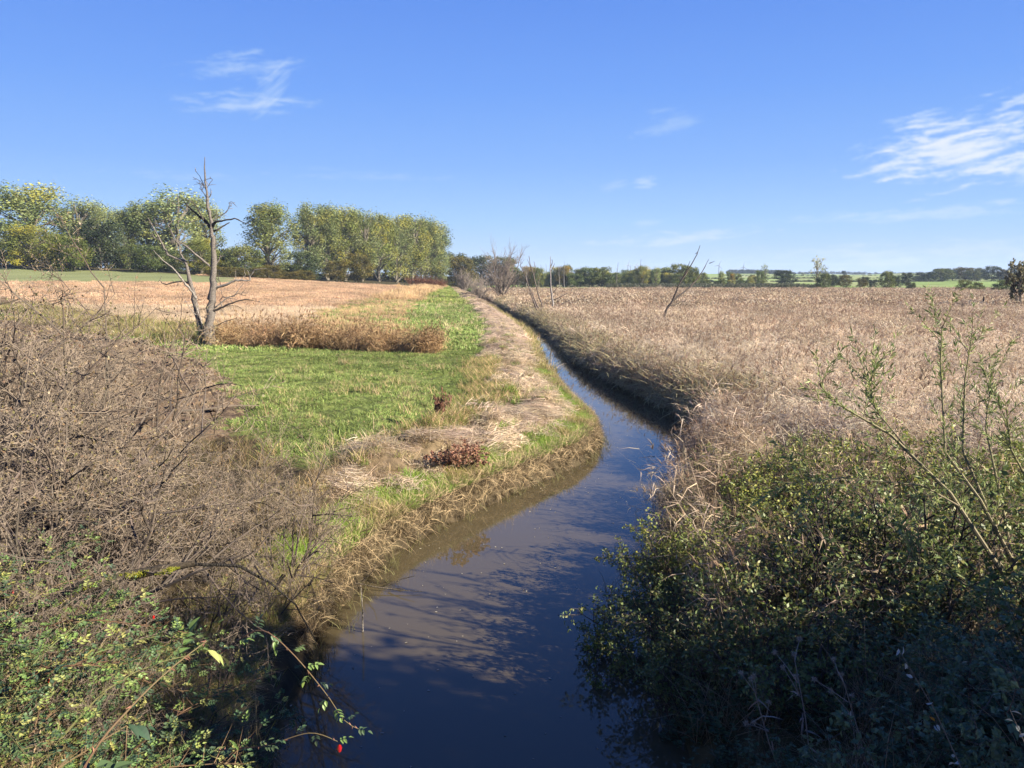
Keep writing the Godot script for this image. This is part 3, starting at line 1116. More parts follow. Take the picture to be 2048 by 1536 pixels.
# ------------------------------------------------------------------ the scene
func _ready() -> void:
	var cam := Camera3D.new()
	cam.name = "camera"
	cam.fov = 53.07
	cam.near = 0.05
	cam.far = 9000
	cam.position = Vector3(0, EYE, 0)
	cam.rotation_degrees = Vector3(-7.85, 0, 0)
	add_child(cam)
	cam.current = true
	var exposure := 3.8
	var env := Environment.new()
	env.background_mode = Environment.BG_SKY
	var sky := Sky.new()
	var pano := PanoramaSkyMaterial.new()
	pano.panorama = sky_picture()
	sky.sky_material = pano
	env.sky = sky
	env.background_energy_multiplier = 1.0 / exposure
	env.tonemap_mode = Environment.TONE_MAPPER_LINEAR
	env.tonemap_exposure = exposure
	env.fog_enabled = true
	env.fog_density = .00014
	env.fog_light_color = Color(.78, .87, 1.0)
	env.sdfgi_enabled = true
	env.ssao_enabled = true
	env.ssil_enabled = true
	var we := WorldEnvironment.new()
	we.name = "daylight"
	we.environment = env
	add_child(we)
	var sun := DirectionalLight3D.new()
	sun.name = "sun"
	sun.light_energy = 1.6
	sun.light_color = Color(1.0, .955, .88)
	sun.light_angular_distance = .53
	sun.shadow_enabled = true
	add_child(sun)
	var az := deg_to_rad(114.0)
	var el := deg_to_rad(26.5)
	sun.look_at_from_position(Vector3.ZERO, -Vector3(sin(az) * cos(el), sin(el), -cos(az) * cos(el)), UP)

	R.seed = 7
	N1.seed = 11
	N1.noise_type = FastNoiseLite.TYPE_SIMPLEX_SMOOTH
	N1.frequency = .25
	N1.fractal_octaves = 3
	N2.seed = 23
	N2.noise_type = FastNoiseLite.TYPE_SIMPLEX
	N2.frequency = .5
	N2.fractal_octaves = 3
	XL = table(PackedVector2Array([Vector2(-24, -1.0), Vector2(2, -1.0), Vector2(4, -1.5), Vector2(6, -2.1), Vector2(7.9, -2.55), Vector2(9.4, -2.48), Vector2(10.8, -2.39), Vector2(11.5, -2.29), Vector2(12.8, -1.94), Vector2(14, -1.36), Vector2(15.6, -.36), Vector2(17.4, .65), Vector2(18.5, 1.56), Vector2(20.3, 2.35), Vector2(22, 2.75), Vector2(23.6, 2.8), Vector2(26.7, 2.45), Vector2(31.8, 2.15), Vector2(38.7, 1.9), Vector2(46.8, 1.9), Vector2(59.6, 1.65), Vector2(77.8, .2), Vector2(114, -2.9), Vector2(185, -9.4), Vector2(300, -20.5), Vector2(368, -26), Vector2(430, -32)]))
	XR = table(PackedVector2Array([Vector2(-24, 1.1), Vector2(2, 1.2), Vector2(7, 1.6), Vector2(10, 1.7), Vector2(13, 2.4), Vector2(17.6, 4.0), Vector2(21.4, 5.6), Vector2(24, 6.35), Vector2(26.5, 6.2), Vector2(32, 5.15), Vector2(38, 4.45), Vector2(45, 4.0), Vector2(52, 3.7), Vector2(61, 3.6), Vector2(78, 2.7), Vector2(114, -.5), Vector2(185, -6.9), Vector2(300, -18), Vector2(368, -23.4), Vector2(430, -29.4)]))
	materials()
	setting()
	left_meadow()
	reed_bed()
	far_trees()
	lone_trees()
	left_thicket()
	right_thicket()
	small_things()

func setting() -> void:
	var xs := lines_of(-8, 9, .25, -2600, 2600, 1.06, 90)
	var ds := lines_of(2, 34, .25, -40, 3000, 1.05, 90)
	top_mesh("ground", grid_mesh(xs, ds), M.ground, "meadow, marsh and field ground reaching to the horizon", "", "", "structure")
	var water := MB.new(true)
	var d := -24.0
	while d < 380:
		var nd := d + (2.0 if d < 60 else 10.0)
		var wc := Color.WHITE
		water.quad(Vector3(look(XL, d) - 1.2, WATER, -d), Vector3(look(XR, d) + 1.2, WATER, -d), Vector3(look(XR, nd) + 1.2, WATER, -nd), Vector3(look(XL, nd) - 1.2, WATER, -nd), wc, wc)
		d = nd
	top_mesh("water", water.mesh(), M.water, "brown still stream water between the banks", "", "", "structure")
	var sx := PackedFloat32Array()
	var x := -46.0
	while x < -6.8:
		sx.append(x)
		x += .13 if x > -24 else .3
	var sd := PackedFloat32Array()
	x = 13.0
	while x < 70.5:
		sd.append(x)
		x += .12 if x < 34 else .3
	top_mesh("soil", grid_mesh(sx, sd, true), M.soil, "bare turned brown soil beside the meadow", "", "", "structure")
	var cl := []
	for k in 4:
		var mb := MB.new()
		for i in 5:
			mb.lump(Vector3(rf(-.15, .15), 0, rf(-.15, .15)), Vector3(rf(.03, .1), rf(.03, .1), rf(.03, .1)), R, vary(Color(.15, .11, .075), .2), .4)
		cl.append(mb.mesh())
	var s := thing("soil_clods", Vector3.ZERO, "loose brown clods strewn over the bare soil", "soil", "", "stuff")
	scatter(s, "clods", cl, M.soil, 7, 14, 60, -38, -7, 9.0, .4, 1.5, Color(1, 1, 1), .25, 0, .5)

func left_meadow() -> void:
	var green := Color(.125, .185, .045)
	var bright := Color(.27, .345, .105)
	var tan := Color(.44, .33, .19)
	var short := []
	for k in 4:
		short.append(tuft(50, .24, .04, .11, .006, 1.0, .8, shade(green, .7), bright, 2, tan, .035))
	var g := thing("meadow_grass", Vector3.ZERO, "short bright green grass of the meadow and the track along the stream", "grass", "", "stuff")
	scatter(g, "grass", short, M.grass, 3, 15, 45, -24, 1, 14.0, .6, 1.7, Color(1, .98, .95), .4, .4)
	var worn := []
	for k in 2:
		worn.append(tuft(40, .26, .05, .16, .005, 1.2, 1.0, Color(.2, .17, .08), Color(.42, .36, .2), 2, bright, .3))
	scatter(g, "worn_grass", worn, M.grass, 3, 15, 45, -24, 1, 3.0, .7, 1.4, Color(1, 1, 1), .3, .92)
	var coarse := []
	for k in 3:
		coarse.append(tuft(40, .4, .07, .2, .02, .9, .6, shade(green, .8), bright, 2, tan, .1))
	scatter(g, "grass", coarse, M.grass, 3, 40, 110, -26, 1, 5.0, .8, 1.6, Color(1, 1, 1), .25, .45)
	scatter(g, "grass", coarse, M.grass, 3, 110, 370, -36, -3, .8, 1.5, 2.6, Color(1.1, 1.05, .9), .2)
	var rank := []
	for k in 3:
		rank.append(tuft(40, .2, .2, .5, .006, .8, .8, Color(.1, .14, .03), Color(.2, .24, .06), 3, tan, .35))
	scatter(g, "long_grass", rank, M.grass, 3, 15, 34, -9, 1.0, 1.6, .6, 1.1, Color(1, 1, 1), .2, .9)
	var side: Array[Transform3D] = []
	var side_c := PackedColorArray()
	for i in 1500:
		var d := rf(17, 35)
		var x := look(XL, d) - strip_w(d) - rf(-.6, 1.5) * R.randf()
		side.append(Transform3D(Basis(UP, rf(0, TAU)) * Basis.from_scale(Vector3.ONE * rf(.5, 1.1)), at(x, d, -.02)))
		var q := rf(.75, 1.2)
		side_c.append(Color(q * 1.1, q, q))
	copies("verge_grass", rank[1], M.grass, side, side_c, g)
	scatter(g, "dry_stalks", [tuft(14, .12, .25, .7, .01, .35, .3, tan, Color(.6, .48, .3), 3)], M.straw, 3, 44, 150, -18, -2, .35, .8, 1.3, Color(1, 1, 1), .2, 1.0)

	var e := thing("bank_grass", Vector3.ZERO, "green and straw coloured grass hanging over the left stream bank", "grass", "", "stuff")
	var fringe := []
	for k in 4:
		fringe.append(tuft(46, .16, .16, .42, .0055, 1.0, 1.1, Color(.14, .15, .04), Color(.27, .28, .08), 3, tan, .4))
	var dry := []
	for k in 3:
		dry.append(tuft(40, .16, .2, .55, .005, 1.0, 1.3, Color(.26, .19, .1), Color(.42, .32, .18), 3, Color(.12, .09, .05), .25))
	var fresh := []
	for k in 2:
		fresh.append(tuft(44, .16, .1, .26, .006, .9, .9, Color(.12, .19, .035), Color(.22, .32, .055), 3, tan, .12))
	var hang: Array[Transform3D] = []
	var hang_c := PackedColorArray()
	var edge: Array[Transform3D] = []
	var edge_c := PackedColorArray()
	var lush: Array[Transform3D] = []
	var lush_c := PackedColorArray()
	for i in 9000:
		var d := lerpf(6.5, 36, pow(R.randf(), 1.2))
		var sl := R.randf() * 1.25
		var x := look(XL, d) - sl / slope_fix(XL, d)
		var face := sl < .34
		var out := .7 if face else .25
		var b := Basis(Vector3(-.45, 0, -1).normalized(), rf(.2, 1.0) * out) * Basis(UP, rf(0, TAU)) * Basis.from_scale(Vector3.ONE * rf(.45, .9))
		var tr := Transform3D(b, at(x, d, -.03))
		var pn := N1.get_noise_2d(x * 2.2, d * 1.6)
		if face:
			if d < 9:
				continue
			tr.basis = tr.basis.scaled(Vector3.ONE * .5)
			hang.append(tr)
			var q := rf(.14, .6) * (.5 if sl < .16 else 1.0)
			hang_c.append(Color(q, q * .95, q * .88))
		elif pn > (-.3 if d > 12 and d < 27 else 0.0) and d > 9.5:
			lush.append(tr)
			var q := rf(.85, 1.2)
			lush_c.append(Color(q, q, q))
		elif R.randf() < .8:
			edge.append(tr)
			var q := rf(.8, 1.15)
			edge_c.append(Color(q, q, q))
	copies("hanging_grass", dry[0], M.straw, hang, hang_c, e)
	var lip: Array[Transform3D] = []
	var lip_c := PackedColorArray()
	for i in 1500:
		var d := rf(9.0, 36.0)
		var f := slope_fix(XL, d)
		var x := look(XL, d) - rf(.12, .5) / f
		var out := Vector3(1, 0, (look(XL, d + .5) - look(XL, d - .5))).normalized()
		lip.append(Transform3D(Basis(UP.cross(out).normalized(), rf(.5, 1.5)) * Basis(UP, rf(0, TAU)) * Basis.from_scale(Vector3.ONE * rf(.32, .72)), at(x, d, .0)))
		var q := rf(.5, 1.2)
		lip_c.append(Color(q, q * .96, q * .9))
	copies("hanging_straw", tuft(13, .16, .25, .6, .0055, .7, 1.0, Color(.36, .27, .16), Color(.58, .46, .3), 3, Color(.16, .13, .08), .2), M.straw, lip, lip_c, e)
	copies("edge_grass", fringe[0], M.grass, edge, edge_c, e)
	copies("fresh_grass", fresh[0], M.grass, lush, lush_c, e)
	scatter(e, "grass", fringe, M.grass, 1, 34, 120, -4, 3, 5.0, 1.0, 1.9, Color(1, 1, 1), .2)
	scatter(e, "fresh_grass", fresh, M.grass, 2, 11, 60, -5, 3.0, 4.0, .7, 1.2, Color(1, 1, 1), .2, .98)
	scatter(e, "dead_grass", dry, M.straw, 2, 8, 17, -6, 1.0, 9.0, .6, 1.0, Color(1, 1, 1), .3)
	scatter(e, "grass", fringe, M.grass, 2, 11, 60, -5, 3.0, 2.2, .7, 1.2, Color(1, 1, 1), .2, .95)

	var st := thing("cut_straw", Vector3.ZERO, "mown reed straw lying in swirls and heaps along the left bank", "straw", "", "stuff")
	var heaps := []
	for k in 5:
		heaps.append(straw_heap(120, .34, .42, .0036, 0, Color(.56, .45, .33)))
	scatter_straw(st, heaps, 10, 36, -6, 3.2, 10.0, .75, 1.25)
	var wide := []
	for k in 3:
		wide.append(straw_heap(110, .55, .6, .0065, 0, Color(.58, .46, .345)))
	scatter_straw(st, wide, 36, 110, -6, 2.5, 6.0, .8, 1.2)
	var rough := []
	for k in 3:
		rough.append(tuft(34, .26, .16, .42, .0055, 1.5, 1.3, Color(.36, .28, .19), Color(.5, .4, .285), 3, Color(.2, .145, .09), .3))
	scatter(st, "rough_straw", rough, M.straw, 2, 9, 40, -6, 3.0, 8.0, .5, 1.25, Color(1, .97, .94), .45, .95, .8)
	scatter(st, "rough_straw", rough, M.straw, 2, 40, 120, -6, 2.0, 2.5, .8, 1.3, Color(.95, .9, .86), .4, .95, .5)
	var far_straw := straw_heap(80, .9, .9, .022, 0, Color(.45, .35, .245))
	scatter_straw(st, [far_straw], 110, 330, -30, 1, 1.2, 1.0, 1.6)

	# standing dead growth
	var brown := Color(.26, .175, .09)
	var uncut := []
	for k in 4:
		uncut.append(reed_clump(32, .4, .8, 1.75, .013, .8, rf(-.6, .6), 4, Color(.36, .25, .14), Color(.36, .265, .15), Color(.2, .13, .075), .4))
	var u := thing("uncut_reeds", Vector3.ZERO, "strip of standing brown reeds left uncut to the right of the dead tree", "reeds", "", "stuff")
	scatter(u, "reeds", uncut, M.straw, 8, 36, 48, -17, -4, 8.0, .4, 1.18, Color(.98, .92, .86), .35, .74, .6)
	var pale := []
	for k in 2:
		pale.append(tuft(40, .3, .2, .5, .011, .5, .4, Color(.4, .29, .16), Color(.55, .42, .27), 3))
	scatter(u, "stubble", pale, M.straw, 8, 36, 43, -9, -3.4, 3.0, .7, 1.1, Color(1, 1, 1), .2)
	var ts := thing("tussock_grass", Vector3.ZERO, "tall tan and green tussock grass behind the bare soil", "grass", "", "stuff")
	var tus := []
	for k in 3:
		tus.append(tuft(60, .35, .4, 1.0, .014, .8, .9, Color(.2, .17, .07), Color(.42, .34, .18), 3, Color(.14, .19, .04), .3))
	scatter(ts, "grass", tus, M.grass, 9, 42, 90, -56, -16.5, 3.4, .45, 1.15, Color(.85, .82, .78), .4, .6)
	scatter(ts, "grass", tus, M.grass, 3, 41, 74, -56, -20, 3.0, .35, .9, Color(.85, .82, .78), .4, .7)
	var sb := thing("stubble_grass", Vector3.ZERO, "pale dry stubble grass between the green track and the orange sedge", "grass", "", "stuff")
	scatter(sb, "grass", pale, M.straw, 4, 41, 120, -30, -4, 3.2, .6, 1.0, Color(.9, .86, .78), .2, .85)
	scatter(sb, "grass", pale, M.straw, 4, 120, 330, -40, -12, .5, 1.6, 2.4, Color(1, .95, .85), .2)
	scatter(sb, "green_grass", coarse, M.grass, 4, 41, 120, -30, -4, 1.6, 1.0, 1.8, Color(1, 1, 1), .2, .8)
	var sg := thing("sedge_field", Vector3.ZERO, "wide orange brown field of dry sedge behind the dead tree", "sedge", "", "stuff")
	var sed := []
	for k in 3:
		sed.append(tuft(64, .45, .18, .42, .011, .8, .8, Color(.43, .33, .215), Color(.54, .42, .295), 3))
	scatter(sg, "sedge", sed, M.straw, 5, 44, 92, -66, -8, 3.4, .8, 1.1, Color(.99, 1.0, 1.0), .1)
	var sed2 := []
	for k in 2:
		sed2.append(tuft(70, .8, .18, .38, .022, .8, .8, Color(.43, .30, .19), Color(.49, .355, .235), 2))
	scatter(sg, "sedge", sed2, M.straw, 5, 92, 230, -130, -18, .8, .9, 1.2, Color(.99, .96, .94), .1)
	# a reddish thicket where the track ends
	var br := thing("bracken_hedge", Vector3.ZERO, "low reddish brown hedge of dead bracken at the far end of the track", "hedge", "", "stuff")
	var xf: Array[Transform3D] = []
	var cl := PackedColorArray()
	for i in 60:
		var t := R.randf()
		xf.append(Transform3D(Basis(UP, rf(0, TAU)) * Basis.from_scale(Vector3.ONE * rf(1.5, 2.3)), at(lerpf(-35, -23.5, t), lerpf(262, 268, t) + rf(-1.5, 1.5))))
		cl.append(Color(.62, .42, .4))
	copies("bracken", uncut[0], M.straw, xf, cl, br)

func reed_bed() -> void:
	var stem := Color(.45, .355, .235)
	var leafc := Color(.55, .45, .33)
	var plume := Color(.27, .19, .13)
	var b := thing("reed_bed", Vector3.ZERO, "broad bed of pinkish tan dry reeds filling the marsh right of the stream", "reeds", "", "stuff")
	var near := []
	for k in 5:
		near.append(reed_clump(28, .38, .6, 1.3, .0062, 1.15, rf(0, TAU), 8, stem, leafc, plume, .35))
	scatter(b, "reeds", near, M.straw, 10, 15, 40, 2.5, 33, 8.0, .5, 1.15, Color(1.12, 1.14, 1.17), .28, .7, .5)
	var mid := []
	for k in 4:
		mid.append(reed_clump(32, .5, .7, 1.3, .0095, 1.05, rf(0, TAU), 5, stem, leafc, plume, .4))
	scatter(b, "reeds", mid, M.straw, 10, 40, 85, 0, 66, 4.5, .55, 1.15, Color(1.12, 1.13, 1.15), .28, .7, .45)
	var far := []
	for k in 3:
		far.append(reed_clump(44, 1.1, .8, 1.3, .034, .9, rf(0, TAU), 4, shade(stem, .95), shade(leafc, .95), plume, .5))
	scatter(b, "reeds", far, M.straw, 10, 85, 240, -16, 176, .7, .85, 1.1, Color(1.1, 1.1, 1.08), .18, 0, .25)
	var heads := reed_clump(9, .5, 1.3, 1.9, .008, .45, 2.6, 3, stem, leafc, Color(.3, .22, .16), 1.0)
	scatter(b, "reed_heads", [heads], M.straw, 10, 17, 75, 2.5, 58, .9, .8, 1.1, Color(.95, .92, .9), .2, .9, .25)
	var olive := []
	for k in 2:
		olive.append(reed_clump(30, .4, .6, 1.0, .011, .9, 2.6, 5, Color(.32, .28, .15), Color(.44, .39, .21), plume, .05))
	var o := thing("bank_reeds", Vector3.ZERO, "olive tinted reeds and sedge leaning over the right bank of the stream", "reeds", "", "stuff")
	var xf: Array[Transform3D] = []
	var cl := PackedColorArray()
	for i in 3000:
		var d := 24.0 + 116.0 * pow(R.randf(), 1.5)
		var x := look(XR, d) + .1 + 2.4 * R.randf() * R.randf()
		xf.append(Transform3D(Basis(Vector3(0, 0, 1), rf(.05, .6)) * Basis(UP, rf(0, TAU)) * Basis.from_scale(Vector3.ONE * rf(.6, 1.25)), at(x, d)))
		var q := rf(.7, 1.1)
		cl.append(Color(q, q, q))
	copies("reeds", olive[0], M.straw, xf, cl, o)
	var xf2: Array[Transform3D] = []
	var cl2 := PackedColorArray()
	for i in 420:
		var d := rf(17.5, 40)
		var x := look(XR, d) + rf(.35, 1.3)
		xf2.append(Transform3D(Basis(Vector3(0, 0, 1), rf(.1, .7)) * Basis(UP, rf(0, TAU)) * Basis.from_scale(Vector3.ONE * rf(.7, 1.0)), at(x, d)))
		var q := rf(.6, 1.0)
		cl2.append(Color(q, q * .95, q * .9))
	copies("drooping_reeds", near[1], M.straw, xf2, cl2, o)

func far_trees() -> void:
	var yg := [Color(0.166, 0.192, 0.058), Color(0.146, 0.176, 0.062), Color(0.228, 0.225, 0.049), Color(0.118, 0.150, 0.049), Color(0.176, 0.199, 0.082)]
	var pg := [Color(0.186, 0.214, 0.082), Color(0.154, 0.187, 0.070), Color(0.216, 0.235, 0.082), Color(0.136, 0.161, 0.062)]
	var dk := [Color(0.046, 0.064, 0.021), Color(0.062, 0.075, 0.021), Color(0.041, 0.054, 0.021)]
	var P := {}
	P.poplar = tree(56, .2, .5, .7, 13000, .011, yg)
	P.poplar2 = tree(50, .24, .5, .5, 12000, .011, yg, 2, .2)
	P.poplar3 = tree(60, .12, .5, .6, 14000, .011, yg)
	P.pale = tree(52, .18, .5, .6, 12500, .011, pg, 3, .3)
	P.dense = tree(44, .1, .9, .25, 8000, .022, dk)
	P.bush = tree(38, .08, 1.2, .4, 6500, .028, [Color(0.068, 0.092, 0.024), Color(0.088, 0.107, 0.027), Color(0.057, 0.078, 0.024)], 3)
	P.thin = tree(16, .3, .4, .5, 1300, .016, pg, 2, .3)
	var wide := {"poplar": .5, "poplar2": .5, "poplar3": .5, "pale": .5, "dense": .9, "bush": 1.2, "thin": .4}
	var rows := [
		["poplar3", -117.3, 190, 25.7, 18.5, "pale green weeping poplar at the left end of the tree belt", "tree", M.leaf_pale],
		["pale", -109, 198, 22.9, 13, "green poplar just right of the leftmost weeping poplar", "tree", null],
		["pale", -123, 236, 24.8, 13, "hazy pale poplar far behind the black-green tree", "tree", M.leaf_pale],
		["dense", -98.3, 186, 17.4, 10.8, "black-green dense round tree standing before the pale poplars", "tree", M.leaf_dark],
		["bush", -100, 177, 13.4, 8.6, "olive brown bushy tree in front of the black-green tree", "tree", M.leaf_yellow],
		["poplar3", -112, 180, 15.6, 11.5, "low yellow-green tree below the leftmost weeping poplar", "tree", M.leaf_yellow],
		["poplar", -99.5, 202, 21.0, 8.5, "dark slim poplar between the black-green tree and the big pale one", "tree", M.leaf_dark],
		["poplar2", -96.5, 206, 22.9, 12, "mid green poplar left of the tallest pale poplar", "tree", null],
		["pale", -89.6, 207, 25.9, 18.5, "tall airy pale poplar behind the dead tree with limbs showing", "tree", M.leaf_pale],
		["pale", -85, 216, 24.6, 11, "pale poplar just left of the dead tree's top", "tree", null],
		["poplar3", -75.6, 189, 13.3, 8.6, "yellow-green small tree seen between the two dead stems", "tree", M.leaf_yellow],
		["bush", -86.5, 185, 11.6, 10, "dark green bushy tree left of the dead tree", "tree", null],
		["bush", -68.2, 194, 11.5, 10.5, "grey-green bushy tree right behind the dead tree", "tree", M.leaf_grey],
		["poplar", -64.1, 205, 22.7, 15, "broad yellow-green poplar standing alone right of the dead tree", "tree", null],
		["bush", -57.8, 214, 11.0, 9, "dark bushy tree in the gap before the poplar wood", "tree", M.leaf_dark],
		["bush", -51.1, 226, 9.0, 8, "brownish bush under the left end of the poplar wood", "tree", M.leaf_brown],
		["bush", -44.9, 230, 10.9, 8, "round brown bush under the middle of the poplar wood", "tree", M.leaf_brown],
		["pale", -27.2, 298, 13.6, 8, "pale willow at the right foot of the poplar wood", "tree", M.leaf_pale],
		["bush", -18.4, 288, 11.4, 10.6, "grey-brown willow where the track ends", "tree", M.leaf_brown],
		["dense", -23.8, 352, 14.6, 13, "dark round tree behind the grey-brown willow at the track end", "tree", null],
		["dense", -13.5, 342, 13.4, 15, "dark round tree behind the bare willow by the stream", "tree", null],
		["dense", -2.5, 331, 12.6, 13, "dark tree right behind the bare willow by the stream", "tree", M.leaf_grey],
		["thin", 107.5, 330, 9.6, 4.4, "thin pale poplar left of the round oak on the far right", "tree", M.leaf_pale],
		["dense", 102.2, 331, 5.3, 3.6, "small dark bush beside the thin pale poplar", "bush", M.leaf_dark],
		["dense", 115.9, 330, 7.2, 10.4, "round dark oak at the edge of the far green field", "tree", M.leaf_dark],
		["thin", 300, 800, 9.6, 6.5, "lone small tree high on the green hill", "tree", null],
		["thin", 92.6, 235, 10.0, 5.2, "tall thin-topped poplar in the middle of the far marsh edge", "tree", M.leaf_grey],
		["bush", 93.6, 233, 5.3, 4.4, "leafy bush round the foot of the tall thin-topped poplar", "bush", null],
		["dense", 123.8, 300, 5.2, 6.0, "dark tree right of the tall thin-topped poplar", "tree", M.leaf_dark],
		["bush", 128.6, 301, 5.0, 6.6, "brown tree between the dark tree and the lollipop tree", "tree", M.leaf_brown],
		["dense", 342, 800, 11.4, 5.6, "dark tree on the hill skyline", "tree", M.leaf_dark],
		["bush", 135.5, 300, 3.7, 5.2, "low brown bush on the far green pasture", "bush", M.leaf_brown],
		["dense", 137.9, 303, 4.4, 3.6, "narrow dark bush left of the grey spreading willow", "bush", M.leaf_dark],
		["bush", 116.3, 240, 6.0, 5.0, "grey spreading willow at the marsh edge", "tree", M.leaf_grey],
		["dense", 135, 290, 3.3, 4.0, "dark bush right behind the grey spreading willow", "bush", M.leaf_dark],
		["dense", 149.3, 302, 4.8, 4.8, "dark tree left of the tall dark one by the far wood", "tree", M.leaf_dark],
		["dense", 167.8, 330, 6.2, 6.0, "taller dark tree just before the far wood begins", "tree", M.leaf_dark],
		["dense", 115.2, 224, 2.6, 3.8, "round clipped-looking dark green bush at the marsh edge", "bush", null],
		["bush", 116.8, 200, 3.4, 4.4, "grey scrub bush on the pasture below the far wood", "bush", M.leaf_grey],
		["bush", 121, 201, 2.8, 3.4, "small grey scrub bush right of the first on the pasture", "bush", M.leaf_grey],
		["bush", 119.2, 188, 3.5, 5.0, "pale grey scrub bush nearest the right edge of the marsh", "bush", M.leaf_pale],
	]
	for r in rows:
		var h: float = r[3] - height(r[1], r[2])
		var w: float = r[4] / wide[r[0]] * (1.15 if r[1] < 0 else 1.0)
		place(P[r[0]], "tree" if r[6] == "tree" else "bush", at(r[1], r[2], -.15), Vector3(w, h * 1.03, w), rf(0, TAU), r[5], r[6], "trees of the left belt" if r[1] < 0 else "trees beyond the marsh", r[7])
	# the poplar wood: a front rank and a rank behind it
	var order := ["first", "second", "third", "fourth", "fifth", "sixth", "seventh", "eighth", "ninth", "tenth", "eleventh", "twelfth"]
	var front := [[-60.7, 235, 25.9, 9.6], [-57, 240, 26.0, 9.8], [-52.6, 245, 26.2, 10.6], [-48.2, 250, 25.2, 10.4], [-44.9, 262, 25.3, 10.6], [-40.5, 272, 25.6, 11], [-36.3, 282, 26.2, 11.4], [-32.3, 290, 25.9, 11.2], [-29.2, 300, 25.0, 10.6]]
	var kinds := ["poplar2", "poplar", "poplar3", "poplar2", "poplar", "poplar3", "poplar2", "poplar", "poplar3"]
	var tints := [null, null, M.leaf_yellow, null, M.leaf_yellow, null, M.leaf_yellow, null, null]
	for k in front.size():
		var f = front[k]
		place(P[kinds[k]], "poplar_tree", at(f[0], f[1], -.2), Vector3(f[3] / .5 * 1.35, f[2] - height(f[0], f[1]), f[3] / .5 * 1.35), rf(0, TAU), "%s poplar from the left in the front rank of the dense poplar wood" % order[k], "tree", "poplars of the wood left of the stream", tints[k])
	for k in 10:
		var t := k / 9.0
		var x := lerpf(-66, -33, t)
		var d := lerpf(256, 322, t)
		place(P[kinds[(k * 4 + 1) % 9]], "poplar_tree", at(x, d, -.2), Vector3(21, lerpf(22, 23.5, t) * rf(.94, 1.0), 21), rf(0, TAU), "poplar in the shaded rear rank of the poplar wood, %s from the left" % nth(k), "tree", "rear poplars of the wood left of the stream")
	# undergrowth along the left belt
	for k in 24:
		var x := lerpf(-136, -58, k / 23.0) + rf(-1, 1)
		var h := rf(5.0, 8.5) - (1.5 if k > 19 else 0.0)
		place(P.bush, "bush", at(x, 204 + rf(-5, 9) + (10 if k > 18 else 0), -1.0), Vector3(rf(6.5, 9), h, 7), rf(0, TAU), "dark undergrowth bush under the left tree belt, %s from the left" % nth(k), "bush", "undergrowth of the left tree belt", [M.leaf_dark, M.leaf_grey, M.leaf_dark][k % 3])
	for k in 14:
		var x := lerpf(-62, -24, k / 13.0) + rf(-1, 1)
		place(P.bush, "bush", at(x, 262 + k * 5.5 + rf(-3, 3), -.6), Vector3(rf(6, 8), rf(2.6, 5.0), 7), rf(0, TAU), "low bush among the poplar wood trunks, %s from the left" % nth(k), "bush", "undergrowth of the poplar wood", [M.leaf_dark, null, M.leaf_brown][k % 3])
	for k in 6:
		place(P.bush, "bush", at(-69.5 + k * 3.0, 184 + k * 4.4, -.2), Vector3(rf(4.4, 6.0), rf(2.4, 4.0), 5), rf(0, TAU), "low leafless grey-brown scrub bush %s from the left at the sedge field's far edge" % order[k], "bush", "grey scrub at the far edge of the sedge field", M.leaf_brown)
	# the wet wood beyond the marsh, ahead and to the right
	var mats := [M.leaf_pale, M.leaf_grey, M.leaf_brown, M.leaf_grey, null, M.leaf_pale, M.leaf_grey]
	for k in 60:
		var x := 1.0 + k * 1.66 + rf(-.8, .8)
		var d := 318 + (k % 3) * 12.0 + rf(-4, 4) - k * .4
		var kind: String = ["bush", "poplar", "bush", "poplar3", "bush", "pale"][(k * 5 + k / 4) % 6]
		var top := rf(4.6, 8.8) - (2.6 if k > 44 else 0.0) + (1.2 if k % 9 == 4 else 0.0)
		var w: float = rf(6.0, 11.0) * (.6 if k > 44 else 1.0) / wide[kind] * (1.0 if kind == "bush" else .7)
		place(P[kind], "tree", at(x, d, -.15), Vector3(w, top, w), rf(0, TAU), "grey-green tree in the low wet wood beyond the marsh, %s from the left" % nth(k), "tree", "trees of the wet wood beyond the marsh", mats[(k * 3 + k / 7) % 7])
	for k in 16:
		var t := thing("bare_tree", at(6.0 + k * 3.2 + rf(-1.4, 1.4), rf(300, 330)), "thin leafless dead tree in the wet wood beyond the marsh, %s from the left" % nth(k), "tree", "dead trunks of the wet wood beyond the marsh")
		var hh := rf(6, 11)
		trace(t, "trunk", 1.0, PackedVector2Array([Vector2(0, -.3), Vector2(rf(-.3, .3), hh * .5), Vector2(rf(-.6, .6), hh)]), .16, .05, 0, M.dead, Color(.3, .28, .26), 5)
		trace(t, "branch", 1.0, PackedVector2Array([Vector2(0, hh * .55), Vector2(rf(-1, 1), hh * .7), Vector2(rf(-1.4, 1.4), hh * .8)]), .06, .03, 0, M.dead, Color(.3, .28, .26), 4)
	# the wood on the far right
	var wd := [[254.5, 480, 7.4, 12.5], [259, 470, 9.7, 15], [284, 500, 10.3, 14.3], [281, 481, 10.7, 13.7], [301, 502, 10.6, 13], [290, 470, 11.2, 12.6], [292, 460, 9.2, 11.4], [311, 480, 11.6, 13], [313, 470, 11.8, 13.6], [268, 488, 9.9, 12], [274, 462, 8.6, 11], [298, 455, 8.2, 11], [306, 462, 9.5, 12], [247, 470, 5.4, 10]]
	var wm := [M.leaf_dark, M.leaf_yellow, null, M.leaf_brown, M.leaf_grey, M.leaf_dark, M.leaf_brown, M.leaf_dark, M.leaf_brown, null, M.leaf_grey, M.leaf_dark, M.leaf_grey, M.leaf_dark]
